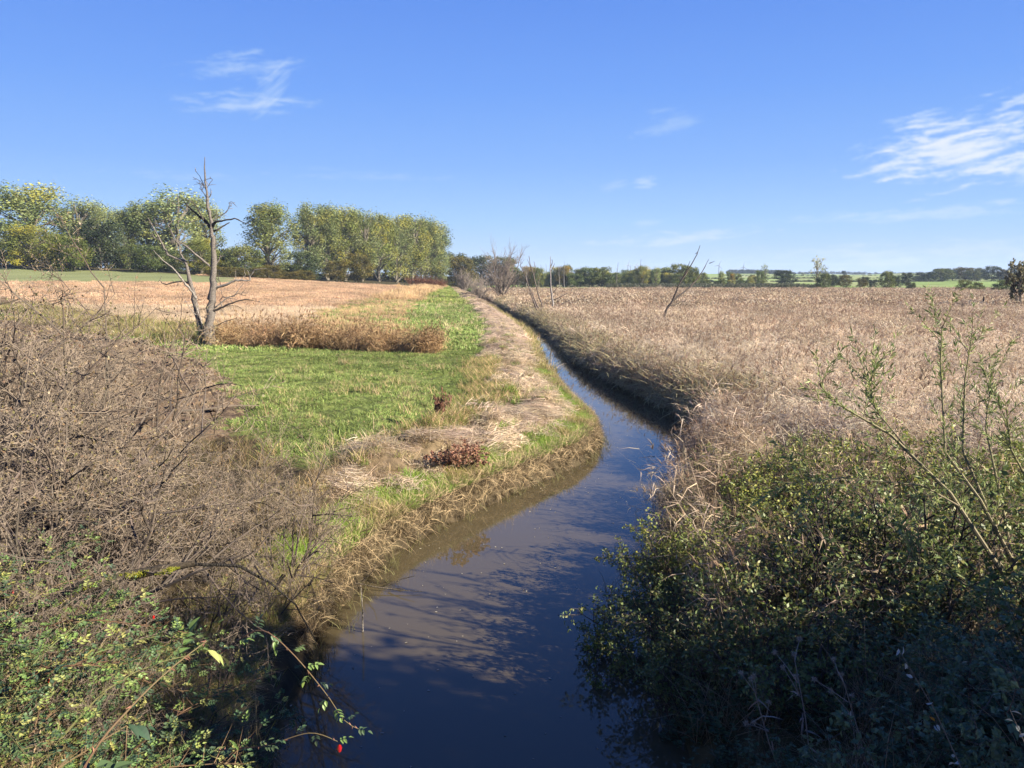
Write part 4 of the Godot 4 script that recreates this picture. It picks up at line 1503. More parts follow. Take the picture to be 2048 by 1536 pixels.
	for k in wd.size():
		var f = wd[k]
		var kind: String = ["dense", "bush"][k % 2]
		place(P[kind], "tree", at(f[0], f[1], -.2), Vector3(f[3] / wide[kind], f[2] - height(f[0], f[1]), f[3] / wide[kind]), rf(0, TAU), "rounded autumn tree of the wood at the far right, %s by distance along it" % nth(k) if k != 1 else "yellow-green rounded tree at the left end of the far right wood", "tree", "trees of the wood at the far right", wm[k])
	# rows of young trees at the marsh's far edge, and a copse on the skyline
	var pl := thing("young_plantation", Vector3.ZERO, "low grey-green rows of young trees along the far edge of the marsh", "hedge", "", "stuff")
	var bush: ArrayMesh = tree(9, .15, 1.0, .8, 260, .09, [Color(.1, .115, .06), Color(.13, .13, .075)]).get_node("crown").mesh
	var xf: Array[Transform3D] = []
	var cl := PackedColorArray()
	for i in 900:
		var x := rf(34, 103)
		var d := 252 + rf(0, 1) * 26 + (x - 34) * .06
		xf.append(Transform3D(Basis(UP, rf(0, TAU)) * Basis.from_scale(Vector3.ONE * rf(1.4, 2.1)), at(x, d)))
		var q := rf(.9, 1.3)
		cl.append(Color(q * 1.05, q, q * 1.1))
	copies("bushes", bush, M.leaf, xf, cl, pl)
	var cp := thing("skyline_copse", Vector3.ZERO, "dark blue-green copse along the hill skyline below the wind turbines", "forest", "", "stuff")
	var xf2: Array[Transform3D] = []
	var cl2 := PackedColorArray()
	for i in 260:
		var d := rf(1240, 1310)
		var x := rf(345, 435) * d / 1240
		xf2.append(Transform3D(Basis(UP, rf(0, TAU)) * Basis.from_scale(Vector3(9, rf(4.5, 7.5), 9)), at(x, d, -.5)))
		cl2.append(Color(.5, .55, .6))
	for i in 300:
		var d := rf(1500, 1560)
		xf2.append(Transform3D(Basis(UP, rf(0, TAU)) * Basis.from_scale(Vector3(10, rf(4, 6.5), 10)), at(rf(430, 1100) * d / 1500, d, -.5)))
		cl2.append(Color(.5, .55, .6))
	copies("bushes", bush, M.leaf, xf2, cl2, cp)
	var hd := thing("field_hedges", Vector3.ZERO, "dark hedgerows dividing the green fields of the far hill", "hedge", "", "stuff")
	var xf3: Array[Transform3D] = []
	var cl3 := PackedColorArray()
	for i in 420:
		var row := i % 3
		var t := R.randf()
		var d: float = [430.0, 620.0, 880.0][row]
		var x: float = lerpf([96.0, 150.0, 240.0][row], [250.0, 420.0, 700.0][row], t)
		xf3.append(Transform3D(Basis(UP, rf(0, TAU)) * Basis.from_scale(Vector3(4, rf(.8, 1.7), 4)), at(x, d + 20 * t + rf(-1.5, 1.5), -.3)))
		cl3.append(Color(.6, .62, .6))
	copies("bushes", bush, M.leaf, xf3, cl3, hd)
	turbine(357.8, 44, 2400, .5, .25, "wind turbine on the horizon, first from the left, with an upright blade")
	turbine(379.5, 39.5, 2400, .7, .7, "wind turbine on the horizon, second from the left, close beside the first")
	turbine(638.6, 42.5, 2400, -.2, .35, "wind turbine on the horizon right of the leaning dead sapling")
	turbine(714.3, 38, 2400, -.1, .1, "wind turbine on the horizon above the skyline copse")
	# trees behind the bridge: not in the picture themselves, their shade lies on the near right bank
	place(P.dense, "bridge_tree", at(10.6, 1.5, -.4), Vector3(6.6, 6.3, 6.6), .4, "small leafy tree right of the bridge that shades the near bank", "tree", "trees beside the bridge")
	place(P.dense, "bridge_tree", at(12.6, .4, -.4), Vector3(6.6, 7.2, 6.6), 2.2, "dense leafy tree behind the small one right of the bridge", "tree", "trees beside the bridge")
	for k in P:
		P[k].free()

func s3(a: PackedVector2Array, ox: float, oy: float) -> PackedVector2Array:
	var o := PackedVector2Array()
	for q in a:
		o.append(Vector2(q.x - ox, oy - q.y))
	return o

func lone_trees() -> void:
	dead_tree()
	var dk := Color(.19, .16, .14)
	# leaning dead sapling in the reeds: units of .0114 m
	var a := [PackedVector2Array([Vector2(1098, 750), Vector2(1113, 640), Vector2(1130, 575), Vector2(1167, 517), Vector2(1192, 440), Vector2(1227, 368), Vector2(1272, 290), Vector2(1312, 210), Vector2(1328, 153)]), PackedVector2Array([Vector2(1167, 519), Vector2(1232, 476), Vector2(1282, 438), Vector2(1332, 388), Vector2(1382, 318), Vector2(1424, 242)]),
		PackedVector2Array([Vector2(1236, 362), Vector2(1256, 310), Vector2(1272, 253)]), PackedVector2Array([Vector2(1410, 268), Vector2(1428, 262), Vector2(1444, 255)]), PackedVector2Array([Vector2(1158, 556), Vector2(1222, 534), Vector2(1292, 508)]), PackedVector2Array([Vector2(1190, 470), Vector2(1180, 440), Vector2(1186, 415)]), PackedVector2Array([Vector2(1315, 205), Vector2(1330, 195), Vector2(1334, 175)])]
	var t := thing("dead_sapling", at(11.75, 60, -.1), "thin leaning dead sapling forked in two, alone in the reed bed", "tree")
	var k := 0
	for b in a:
		trace(t, "trunk" if k == 0 else "branch", .01143, s3(b, 1108, 740), [.11, .09, .05, .035, .04, .03, .03][k], [.02, .018, .012, .01, .01, .01, .01][k], [.1, -.2, .3, .3, -.4, .3, .2][k], M.dead, dk, 6)
		k += 1
	# bleached dead stems on the right bank: units of .0161 m
	t = thing("dead_alder", at(3.9, 84, -.2), "clump of slender dead stems leaning left on the right stream bank", "tree")
	var m := .0161
	for b in [PackedVector2Array([Vector2(238, 612), Vector2(190, 538), Vector2(155, 430), Vector2(130, 330), Vector2(108, 262), Vector2(96, 196)]), PackedVector2Array([Vector2(190, 612), Vector2(130, 470), Vector2(80, 360), Vector2(50, 262)]), PackedVector2Array([Vector2(170, 600), Vector2(112, 450), Vector2(62, 300)]), PackedVector2Array([Vector2(215, 612), Vector2(160, 540), Vector2(95, 430)])]:
		trace(t, "trunk", m, s3(b, 225, 612), .1, .03, rf(-.2, .2), M.dead, Color(.25, .2, .18), 6)
	for b in [PackedVector2Array([Vector2(128, 330), Vector2(140, 280), Vector2(130, 230)]), PackedVector2Array([Vector2(118, 290), Vector2(100, 250), Vector2(85, 215)]), PackedVector2Array([Vector2(150, 415), Vector2(165, 340), Vector2(155, 300)]), PackedVector2Array([Vector2(82, 365), Vector2(95, 310), Vector2(90, 270)]), PackedVector2Array([Vector2(62, 300), Vector2(40, 260), Vector2(44, 215)])]:
		trace(t, "branch", m, s3(b, 225, 612), .045, .015, rf(-.3, .3), M.dead, Color(.23, .19, .17), 5)
	t = thing("dead_birch", at(4.6, 82, -.2), "pale leafless trunk with three side branches beside the clump of dead stems", "tree")
	k = 0
	for b in [PackedVector2Array([Vector2(292, 612), Vector2(283, 540), Vector2(270, 470), Vector2(259, 380), Vector2(256, 290), Vector2(255, 198)]), PackedVector2Array([Vector2(275, 482), Vector2(330, 456), Vector2(372, 434)]), PackedVector2Array([Vector2(284, 532), Vector2(340, 502), Vector2(402, 474)]), PackedVector2Array([Vector2(268, 445), Vector2(298, 402), Vector2(326, 384)]), PackedVector2Array([Vector2(256, 300), Vector2(275, 265), Vector2(285, 240)]), PackedVector2Array([Vector2(258, 270), Vector2(270, 235), Vector2(268, 215)])]:
		trace(t, "trunk" if k == 0 else "branch", m, s3(b, 292, 605), .13 if k == 0 else .06, .03 if k == 0 else .02, rf(-.25, .25), M.dead, Color(.46, .42, .4) if k == 0 else dk, 6)
		k += 1
	# bare willow by the stream and its smaller neighbours
	var prm := {"levels": 3, "kids": [5, 6, 5], "ratio": .52, "spread": .55, "wobble": .10, "lift": .1, "bark": Color(.15, .125, .105), "twig": Color(.24, .2, .165), "first": .15, "thick": 4.6}
	var w := shrub("bare_willow", prm, 20, .5, 6.8, .12, .8, 0, 0, 0, 0, [])
	place(w, "bare_willow", at(-2.0, 141, -.2), Vector3(1.15, 1.35, 1.15), .3, "large leafless grey willow with a fan of long twigs on the stream bank", "tree")
	place(w, "bare_willow", at(-7.0, 165, -.2), Vector3(.8, .85, .8), 1.9, "smaller leafless willow directly behind the large leafless one", "tree")
	place(w, "bare_willow", at(-14.5, 232, -.2), Vector3(.95, .9, .95), 3.1, "brown twiggy willow by the far bend of the stream", "tree")
	# multi-stemmed willow at the right edge
	var pe := {"levels": 2, "kids": [5, 6], "ratio": .5, "spread": .6, "wobble": .12, "lift": .08, "bark": Color(.06, .05, .045), "twig": Color(.12, .1, .08), "first": .5, "thick": 3.0}
	var e := shrub("pollard", pe, 9, .55, 3.1, .11, .35, 10, .15, .3, .38, [Color(.2, .19, .1), Color(.24, .21, .12), Color(.16, .15, .08)])
	place(e, "marsh_willow", at(60.6, 92, -.1), Vector3(1.0, 1.45, 1.0), .5, "dark many-stemmed willow at the right edge of the marsh", "tree")
	for row in [[51.2, 110, 1.35, "leftmost and split", .11], [52.9, 100, 1.15, "middle and shortest", .08], [57.9, 95, 1.65, "rightmost and tallest", .1]]:
		var mb := MB.new(true)
		var hh: float = row[2] + .2
		mb.tube(PackedVector3Array([Vector3(0, -.3, 0), Vector3(.01, hh * .5, 0), Vector3(.05, hh, 0), Vector3(.05, hh + .01, 0)]), PackedFloat32Array([row[4], row[4] * .95, row[4] * .85, .005]), 7, Color(.12, .09, .07), Color(.15, .115, .09), .1)
		var p := top_mesh("fence_post", mb.mesh(), M.dead, "old wooden fence post standing in the reeds, %s of the three" % row[3], "fence post", "old fence posts in the reeds")
		p.position = at(row[0], row[1])
	w.free()
	e.free()

func left_thicket() -> void:
	var floor_ := thing("thicket_grass", Vector3.ZERO, "tall dead grass and green shoots under the thorn thicket on the left", "grass", "", "stuff")
	var tanc := Color(.42, .33, .19)
	var tall := []
	for k in 4:
		tall.append(tuft(36, .22, .2, .7, .0045, .8, .8, Color(.24, .18, .09), tanc, 3, Color(.16, .2, .05), .12))
	scatter(floor_, "dead_grass", tall, M.straw, 12, 5.5, 18.5, -13, -2.6, 6.0, .45, 1.0, Color(.86, .83, .78), .4, .85)
	var low := []
	for k in 3:
		low.append(tuft(40, .2, .08, .26, .007, 1.2, .9, Color(.09, .12, .03), Color(.17, .22, .05), 3, tanc, .3))
	scatter(floor_, "dead_grass", tall, M.straw, 12, 1.5, 5.5, -5, -1.0, 7.0, .5, .9, Color(1, 1, 1), .3)
	scatter(floor_, "dead_grass", tall, M.straw, 1, 1.5, 7, -5, -1.0, 5.0, .5, .9, Color(1, 1, 1), .3)
	scatter(floor_, "green_grass", low, M.grass, 12, 1.0, 8, -7, -1.0, 16.0, .6, 1.1, Color(1, 1, 1), .25)
	scatter(floor_, "green_grass", low, M.grass, 1, 0.5, 8, -7, -.6, 16.0, .5, .9, Color(1, 1, 1), .25)

	var thorn := []
	for k in 3:
		var prm := {"levels": 3, "kids": [7, 6, 6], "ratio": .5, "spread": .95, "wobble": .2, "lift": .05, "bark": Color(.075, .06, .05), "twig": Color(.19, .152, .11), "first": .22, "thick": 1.0}
		thorn.append(shrub("thorn_bush", prm, 10, .22, 1.35, .0165, 1.0, 1 if k == 0 else 0, .01, .02, .35, [Color(.2, .15, .08), Color(.17, .15, .06), Color(.17, .11, .065)]))
	var rows := [
		[-3.1, 10.2, 1.5, .75, "bare thorn bush rising highest against the grass at the thicket's right end"], [-4.0, 9.6, 1.05, 1.1, "bare thorn bush left of the highest one at the right end"], [-4.4, 12.3, .7, 1.0, "bare thorn bush at the corner of the bare soil"],
		[-5.4, 10.8, .8, 1.0, "bare thorn bush in the middle of the thicket before the soil"], [-6.4, 10.4, 2.75, .8, "tall pale bare thorn bush reaching up at the left edge"], [-7.6, 12.2, 2.35, .8, "tall bare thorn bush with forking twigs over the sedge field"],
		[-8.7, 13.8, 2.6, .8, "bare thorn bush behind the tall ones at the left edge"], [-6.5, 13.2, .55, 1.1, "low bare thorn bush against the bare soil"], [-10.6, 16.4, 2.5, .9, "farthest bare thorn bush, by the tussock grass"],
		[-4.7, 7.8, 1.6, 1.2, "bare thorn bush above the mossy log, left half"], [-5.7, 9.6, 1.3, 1.0, "grey bare thorn bush behind the one above the mossy log"], [-3.5, 8.2, .85, 1.1, "tangled low thorn bush above the right end of the log"], [-5.7, 8.6, 2.5, 1.0, "grey thorn bush cut by the left edge of the view"],
		[-3.0, 9.0, .75, 1.0, "low thorn bush on the bank edge over the water"], [-4.1, 6.6, .85, 1.1, "brown thorn bush close behind the mossy log"], [-3.2, 11.6, .6, .9, "small thorn bush at the bank grass"], [-9.2, 16.8, .7, 1.0, "low thorn bush at the far edge of the soil"], [-3.0, 7.0, .75, 1.0, "low thorn bush leaning over the stream edge"], [-7.0, 10.9, 2.9, .85, "tallest bare thorn bush at the far left"],
		[-7.4, 14.8, .6, 1.0, "thorn bush growing out over the bare soil"], [-4.8, 8.9, 1.5, 1.0, "dense thorn bush between the log and the soil"], [-3.0, 5.3, .55, 1.3, "tangle of bare thorn twigs hanging over the mossy log"], [-2.35, 5.4, .5, 1.3, "tangle of dark twigs at the arching branch"], [-3.7, 5.9, .9, 1.1, "thorn bush covering the left end of the log"], [-2.7, 5.55, .6, 1.2, "thorn twigs crossing the middle of the log"], [-3.3, 5.0, .6, 1.2, "thorn twigs in front of the log's moss"]]
	for k in rows.size():
		var r = rows[k]
		place(thorn[k % 3], "thorn_bush", at(r[0], r[1], -.08), Vector3(r[2] * r[3] * .95, r[2], r[2] * r[3] * .95), rf(0, TAU), r[4], "bush", "bare thorn bushes of the left thicket", null, Vector2(rf(-.1, .12), rf(-.1, .1)))
	for p in thorn:
		p.free()

	var protos := [rose(14, 1.4, 70, 5, .028), rose(13, 1.25, 76, 4, .025), rose(12, 1.5, 60, 5, .03)]
	var spots := [
		[-1.75, 2.7, .8, "dog rose in the bottom left corner, nearest the bridge"], [-2.35, 3.2, .85, "dog rose with dark canes second from the corner"], [-1.5, 3.6, .7, "dog rose leaning over the dark water at the bottom"], [-2.9, 3.6, .95, "dog rose at the left edge below the log"], [-2.1, 4.3, .75, "dog rose with fresh leaves below the log's right end"],
		[-2.9, 4.7, .85, "dog rose just under the mossy log"], [-3.6, 4.6, 1.0, "leafy dog rose left of the mossy log"], [-2.4, 5.3, .65, "low dog rose under the dark arching branch"], [-3.3, 5.6, .7, "dog rose behind the mossy log"], [-1.75, 5.0, .6, "small dog rose hanging to the water"], [-1.3, 2.9, .7, "dog rose with red hips beside the water"], [-4.2, 5.6, 1.0, "dog rose at the left edge above the log"], [-2.0, 2.1, .7, "dog rose in deep shade of the bridge"], [-2.6, 2.6, .9, "dog rose between the two corner ones"]]
	for k in spots.size():
		var r = spots[k]
		var s: float = r[2]
		place(protos[k % 3], "rose_bush", at(r[0], r[1], -.05), Vector3(s, s, s) * 1.2, rf(0, TAU), r[3], "rose bush", "dog roses at the foot of the bridge", null, Vector2(rf(0, .2), rf(-.1, .1)))
	for p in protos:
		p.free()
	# mossy leaning log and the dark branch that arches on from it
	var t := thing("mossy_log", Vector3(-3.29, 1.165, -6.15), "fallen mossy trunk lying across the thicket at the left", "log")
	var mb := MB.new(true)
	mb.tube(PackedVector3Array([Vector3(-1.5, -.75, .1), Vector3(-.66, -.12, 0), Vector3(-.35, .05, 0), Vector3(-.05, .13, -.02), Vector3(.3, .2, -.05), Vector3(.62, .25, -.08)]), PackedFloat32Array([.06, .058, .055, .05, .038, .024]), 12, Color(.1, .085, .06), Color(.085, .07, .05), .12)
	part("trunk", mb.mesh(), M.moss, t)
	var mo := MB.new()
	for i in 1500:
		var u := R.randf()
		var p := Vector3(lerpf(-1.0, .5, u), 0, 0)
		p.y = -.26 + .34 * sstep(-1.0, .0, p.x) + .12 * (p.x + .2) + .055
		p.z = rf(-.045, .05)
		p.y += .01 - p.z * p.z * 7.0
		if N2.get_noise_2d(p.x * 6.0, p.z * 8.0) < -.15:
			continue
		mo.spike(p, (UP + rdir() * .8).normalized() * rf(.012, .03), .008, vary(Color(.13, .14, .02), .3), vary(Color(.24, .24, .035), .3))
	part("moss", mo.mesh(), M.moss, t)
	var ab := thing("fallen_branch", Vector3(-2.62, 1.41, -6.23), "dark bare branch arching from the mossy log down to the water", "branch")
	trace(ab, "limb", 1.0, PackedVector2Array([Vector2(-.1, 0), Vector2(.34, .0), Vector2(.6, -.12), Vector2(.82, -.3), Vector2(.98, -.62)]), .015, .005, .1, M.dead, Color(.07, .06, .05), 8)
	for k in 9:
		var b := Vector2(rf(.1, .9), 0)
		b.y = -.45 * pow(maxf(0, b.x - .3), 1.6)
		var e := b + Vector2(rf(-.15, .4), rf(-.4, .3))
		trace(ab, "twig", 1.0, PackedVector2Array([b, b.lerp(e, .5) + Vector2(0, rf(-.04, .06)), e]), .008, .002, rf(-1.2, 1.2), M.dead, Color(.1, .08, .065), 4)

func right_thicket() -> void:
	var f := thing("undergrowth", Vector3.ZERO, "dead grass stems and low green weeds under the bushes on the right bank", "undergrowth", "", "stuff")
	var deadg := []
	for k in 3:
		deadg.append(tuft(44, .24, .3, .95, .004, .9, .9, Color(.22, .16, .09), Color(.43, .33, .2), 3, Color(.13, .16, .05), .15))
	scatter(f, "dead_grass", deadg, M.straw, 13, 2, 18, 1.0, 12, 7.0, .6, 1.0, Color(1, 1, 1), .3)
	var weeds := []
	for k in 3:
		var mb := MB.new()
		for s in 9:
			var p := flat(rf(0, TAU)) * rf(0, .22)
			var h := rf(.2, .5)
			var top := p + Vector3(rf(-.08, .08), h, rf(-.08, .08))
			mb.spike(p, top - p, .003, Color(.1, .11, .05), Color(.12, .13, .05))
			for q in 12:
				var b := p.lerp(top, rf(.2, 1.0))
				var d := (flat(rf(0, TAU)) + UP * rf(-.3, .4)).normalized() * rf(.035, .085)
				var sd := d.cross(UP).normalized()
				mb.leaf(b, d, sd, UP, d.length() * .3, vary([Color(.1, .145, .065), Color(.125, .175, .07), Color(.09, .13, .07)][R.randi() % 3], .25))
		weeds.append(mb.mesh())
	scatter(f, "weeds", weeds, M.leaf, 13, 1.2, 9, .9, 9, 9.0, .7, 1.2, Color(1, 1, 1), .3)
	scatter(f, "weeds", weeds, M.leaf, 10, 1.2, 9, .9, 9, 9.0, .7, 1.2, Color(1, 1, 1), .3)

	var prm := {"levels": 3, "kids": [6, 5, 4], "ratio": .52, "spread": .85, "wobble": .16, "lift": .08, "bark": Color(.075, .06, .05), "twig": Color(.15, .115, .08), "first": .2, "thick": 1.1}
	var sunny := [Color(.19, .21, .04), Color(.15, .18, .035), Color(.26, .25, .055), Color(.12, .155, .035), Color(.16, .185, .05)]
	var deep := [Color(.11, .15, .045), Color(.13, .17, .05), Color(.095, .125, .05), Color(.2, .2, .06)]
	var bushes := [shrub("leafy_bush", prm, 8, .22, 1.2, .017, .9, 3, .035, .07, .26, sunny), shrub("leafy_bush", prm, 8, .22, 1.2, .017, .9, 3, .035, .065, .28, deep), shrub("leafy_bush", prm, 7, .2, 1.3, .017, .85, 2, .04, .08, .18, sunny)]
	var mixed := []
	for k in 2:
		mixed.append(reed_clump(16, .35, .8, 1.5, .007, .8, 2.6, 4, Color(.4, .3, .19), Color(.48, .37, .25), Color(.25, .18, .12), .3))
	scatter(f, "dry_reeds", mixed, M.straw, 13, 7.5, 18, 2.2, 13, 2.4, .7, 1.1, Color(1, 1, 1), .25, .9)
	var bare := shrub("bare_bush", prm, 9, .2, 1.1, .015, 1.0, 1, .015, .03, .3, [Color(.22, .2, .12), Color(.16, .17, .06)])
	var rows := [
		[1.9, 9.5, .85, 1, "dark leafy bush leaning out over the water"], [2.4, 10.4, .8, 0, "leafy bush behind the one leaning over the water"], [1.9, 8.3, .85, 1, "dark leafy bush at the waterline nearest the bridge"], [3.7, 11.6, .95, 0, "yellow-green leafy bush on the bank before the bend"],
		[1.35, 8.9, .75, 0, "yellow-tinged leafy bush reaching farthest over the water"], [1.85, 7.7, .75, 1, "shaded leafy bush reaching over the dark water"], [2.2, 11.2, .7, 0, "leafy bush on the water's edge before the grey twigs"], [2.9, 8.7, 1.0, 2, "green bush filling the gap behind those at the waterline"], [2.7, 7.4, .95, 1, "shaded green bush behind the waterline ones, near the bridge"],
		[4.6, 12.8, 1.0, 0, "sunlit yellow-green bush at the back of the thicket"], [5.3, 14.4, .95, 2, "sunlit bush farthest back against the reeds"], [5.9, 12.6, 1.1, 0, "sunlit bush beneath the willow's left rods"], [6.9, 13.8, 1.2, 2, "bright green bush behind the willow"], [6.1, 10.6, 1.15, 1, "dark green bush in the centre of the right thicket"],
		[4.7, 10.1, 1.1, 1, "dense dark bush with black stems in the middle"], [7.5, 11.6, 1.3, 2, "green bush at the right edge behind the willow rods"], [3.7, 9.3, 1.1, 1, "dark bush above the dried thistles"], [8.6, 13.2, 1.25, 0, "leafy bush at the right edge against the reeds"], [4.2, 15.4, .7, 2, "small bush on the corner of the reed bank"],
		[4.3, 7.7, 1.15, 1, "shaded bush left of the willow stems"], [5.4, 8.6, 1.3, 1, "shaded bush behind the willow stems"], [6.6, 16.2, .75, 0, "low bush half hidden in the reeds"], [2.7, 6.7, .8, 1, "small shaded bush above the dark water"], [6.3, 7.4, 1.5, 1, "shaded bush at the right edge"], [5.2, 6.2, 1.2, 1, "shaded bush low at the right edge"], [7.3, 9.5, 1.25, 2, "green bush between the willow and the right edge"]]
	for r in rows:
		place(bushes[r[3]], "leafy_bush", at(r[0], r[1], -.08), Vector3(r[2] * 1.08, r[2], r[2] * 1.08), rf(0, TAU), r[4], "bush", "leafy bushes of the right bank", null, Vector2(rf(-.25, .02), rf(-.1, .1)))
	var dark := shrub("dark_bush", {"levels": 2, "kids": [5, 4], "ratio": .5, "spread": .6, "wobble": .1, "lift": .1, "bark": Color(.035, .028, .024), "twig": Color(.08, .062, .05), "first": .4, "thick": 1.5}, 6, .25, 1.5, .03, .6, 3, .035, .06, .28, sunny)
	for r in [[4.0, 8.7, .95, "bush with thick black stems left of the middle gap"], [4.75, 8.2, 1.0, "bush with thick black leaning stems right of the middle gap"], [3.3, 8.4, .8, "small black-stemmed bush behind the thistles"]]:
		place(dark, "dark_stemmed_bush", at(r[0], r[1], -.05), Vector3(r[2], r[2] * 1.1, r[2]), rf(0, TAU), r[3], "bush", "black-stemmed bushes of the right bank", null, Vector2(rf(-.15, .05), 0))
	dark.free()
	for r in [[3.2, 13.6, .85, "grey twiggy bush at the water's edge before the reeds"], [2.9, 12.2, .75, "grey twiggy bush reaching over the blue water"], [4.3, 17.3, .8, "bare bush at the bend of the right bank"], [3.3, 14.9, .7, "low bare bush at the foot of the drooping reeds"]]:
		place(bare, "bare_bush", at(r[0], r[1], -.08), Vector3(r[2], r[2], r[2]), rf(0, TAU), r[3], "bush", "bare bushes at the right waterline", null, Vector2(-.3, 0))
	var br := [shrub("bramble", {"levels": 2, "kids": [7, 5], "ratio": .5, "spread": .9, "wobble": .22, "lift": -.06, "bark": Color(.09, .065, .055), "twig": Color(.12, .1, .06), "first": .2, "thick": 1.2}, 9, .2, 1.0, .008, 1.2, 5, .035, .07, .36, [Color(.1, .145, .08), Color(.115, .165, .08), Color(.085, .13, .08)], true)]
	for r in [[1.75, 3.0, .75, "low dark bramble at the bottom centre-right"], [2.4, 2.9, .8, "low dark bramble right of the first at the bottom"], [2.9, 3.5, .9, "bramble in the bottom right corner"], [2.2, 4.0, .8, "bramble below the dried thistles"], [2.9, 4.7, .9, "bramble under the white-leaved shoot"], [3.5, 4.3, 1.0, "tall bramble at the right edge"], [2.3, 5.2, .75, "bramble above the water's dark edge"], [3.7, 5.5, .95, "bramble beneath the willow"], [3.3, 2.7, .9, "bramble nearest the right corner"]]:
		place(br[0], "bramble", at(r[0], r[1], -.05), Vector3(r[2], r[2], r[2]), rf(0, TAU), r[3], "bramble", "brambles below the bridge on the right")
	bare.free()
	br[0].free()
	for p in bushes:
		p.free()
	# the willow whose rods lean left in front of the reeds
	var wt := thing("young_willow", Vector3.ZERO, "young willow with long leaning rods and slender leaves at the right", "tree")
	var wood := MB.new()
	var lv := MB.new()
	var bark := Color(.15, .125, .085)
	var lc := [Color(.18, .225, .07), Color(.22, .26, .09), Color(.14, .19, .06), Color(.28, .3, .11)]
	var rods := [
		[PackedVector3Array([Vector3(5.6, -.05, -7.2), Vector3(5.11, .51, -7.2), Vector3(4.22, 1.75, -7.2), Vector3(3.66, 2.30, -7.3), Vector3(3.15, 2.59, -7.3), Vector3(2.95, 2.78, -7.3)]), .04],
		[PackedVector3Array([Vector3(5.6, .0, -7.4), Vector3(5.25, .76, -7.6), Vector3(4.77, 1.56, -7.6), Vector3(4.49, 2.01, -7.8), Vector3(4.48, 2.95, -8), Vector3(4.47, 3.30, -8)]), .035],
		[PackedVector3Array([Vector3(5.7, .0, -7.8), Vector3(5.20, 1.16, -8), Vector3(4.91, 1.94, -8.2), Vector3(4.93, 2.70, -8.3), Vector3(4.97, 3.22, -8.3)]), .032],
		[PackedVector3Array([Vector3(4.35, 1.6, -7.2), Vector3(3.9, 1.85, -7.1), Vector3(3.1, 1.95, -7.0), Vector3(2.6, 1.9, -7.0)]), .014],
		[PackedVector3Array([Vector3(5.8, 0, -8.3), Vector3(5.6, 1.2, -8.5), Vector3(5.45, 2.1, -8.7), Vector3(5.6, 2.7, -8.9)]), .03],
		[PackedVector3Array([Vector3(5.5, 0, -7.0), Vector3(4.9, .6, -6.8), Vector3(4.2, 1.0, -6.7), Vector3(3.6, 1.3, -6.7)]), .022],
		[PackedVector3Array([Vector3(3.8, 2.2, -7.3), Vector3(3.6, 2.5, -7.5), Vector3(3.55, 2.8, -7.6)]), .012],
		[PackedVector3Array([Vector3(6.0, 0, -8.0), Vector3(5.9, 1.1, -8.1), Vector3(5.3, 2.0, -8.0), Vector3(5.2, 2.5, -8.0)]), .03],
	]
	for k in rods.size():
		var wb := MB.new()
		whip(wb, lv, rods[k][0], rods[k][1], bark, 44, .3 if k != 3 else .1, .05, .095, lc, 22)
		part("stem", wb.mesh(), M.twig, wt)
	part("foliage", lv.mesh(), M.leaf, wt)

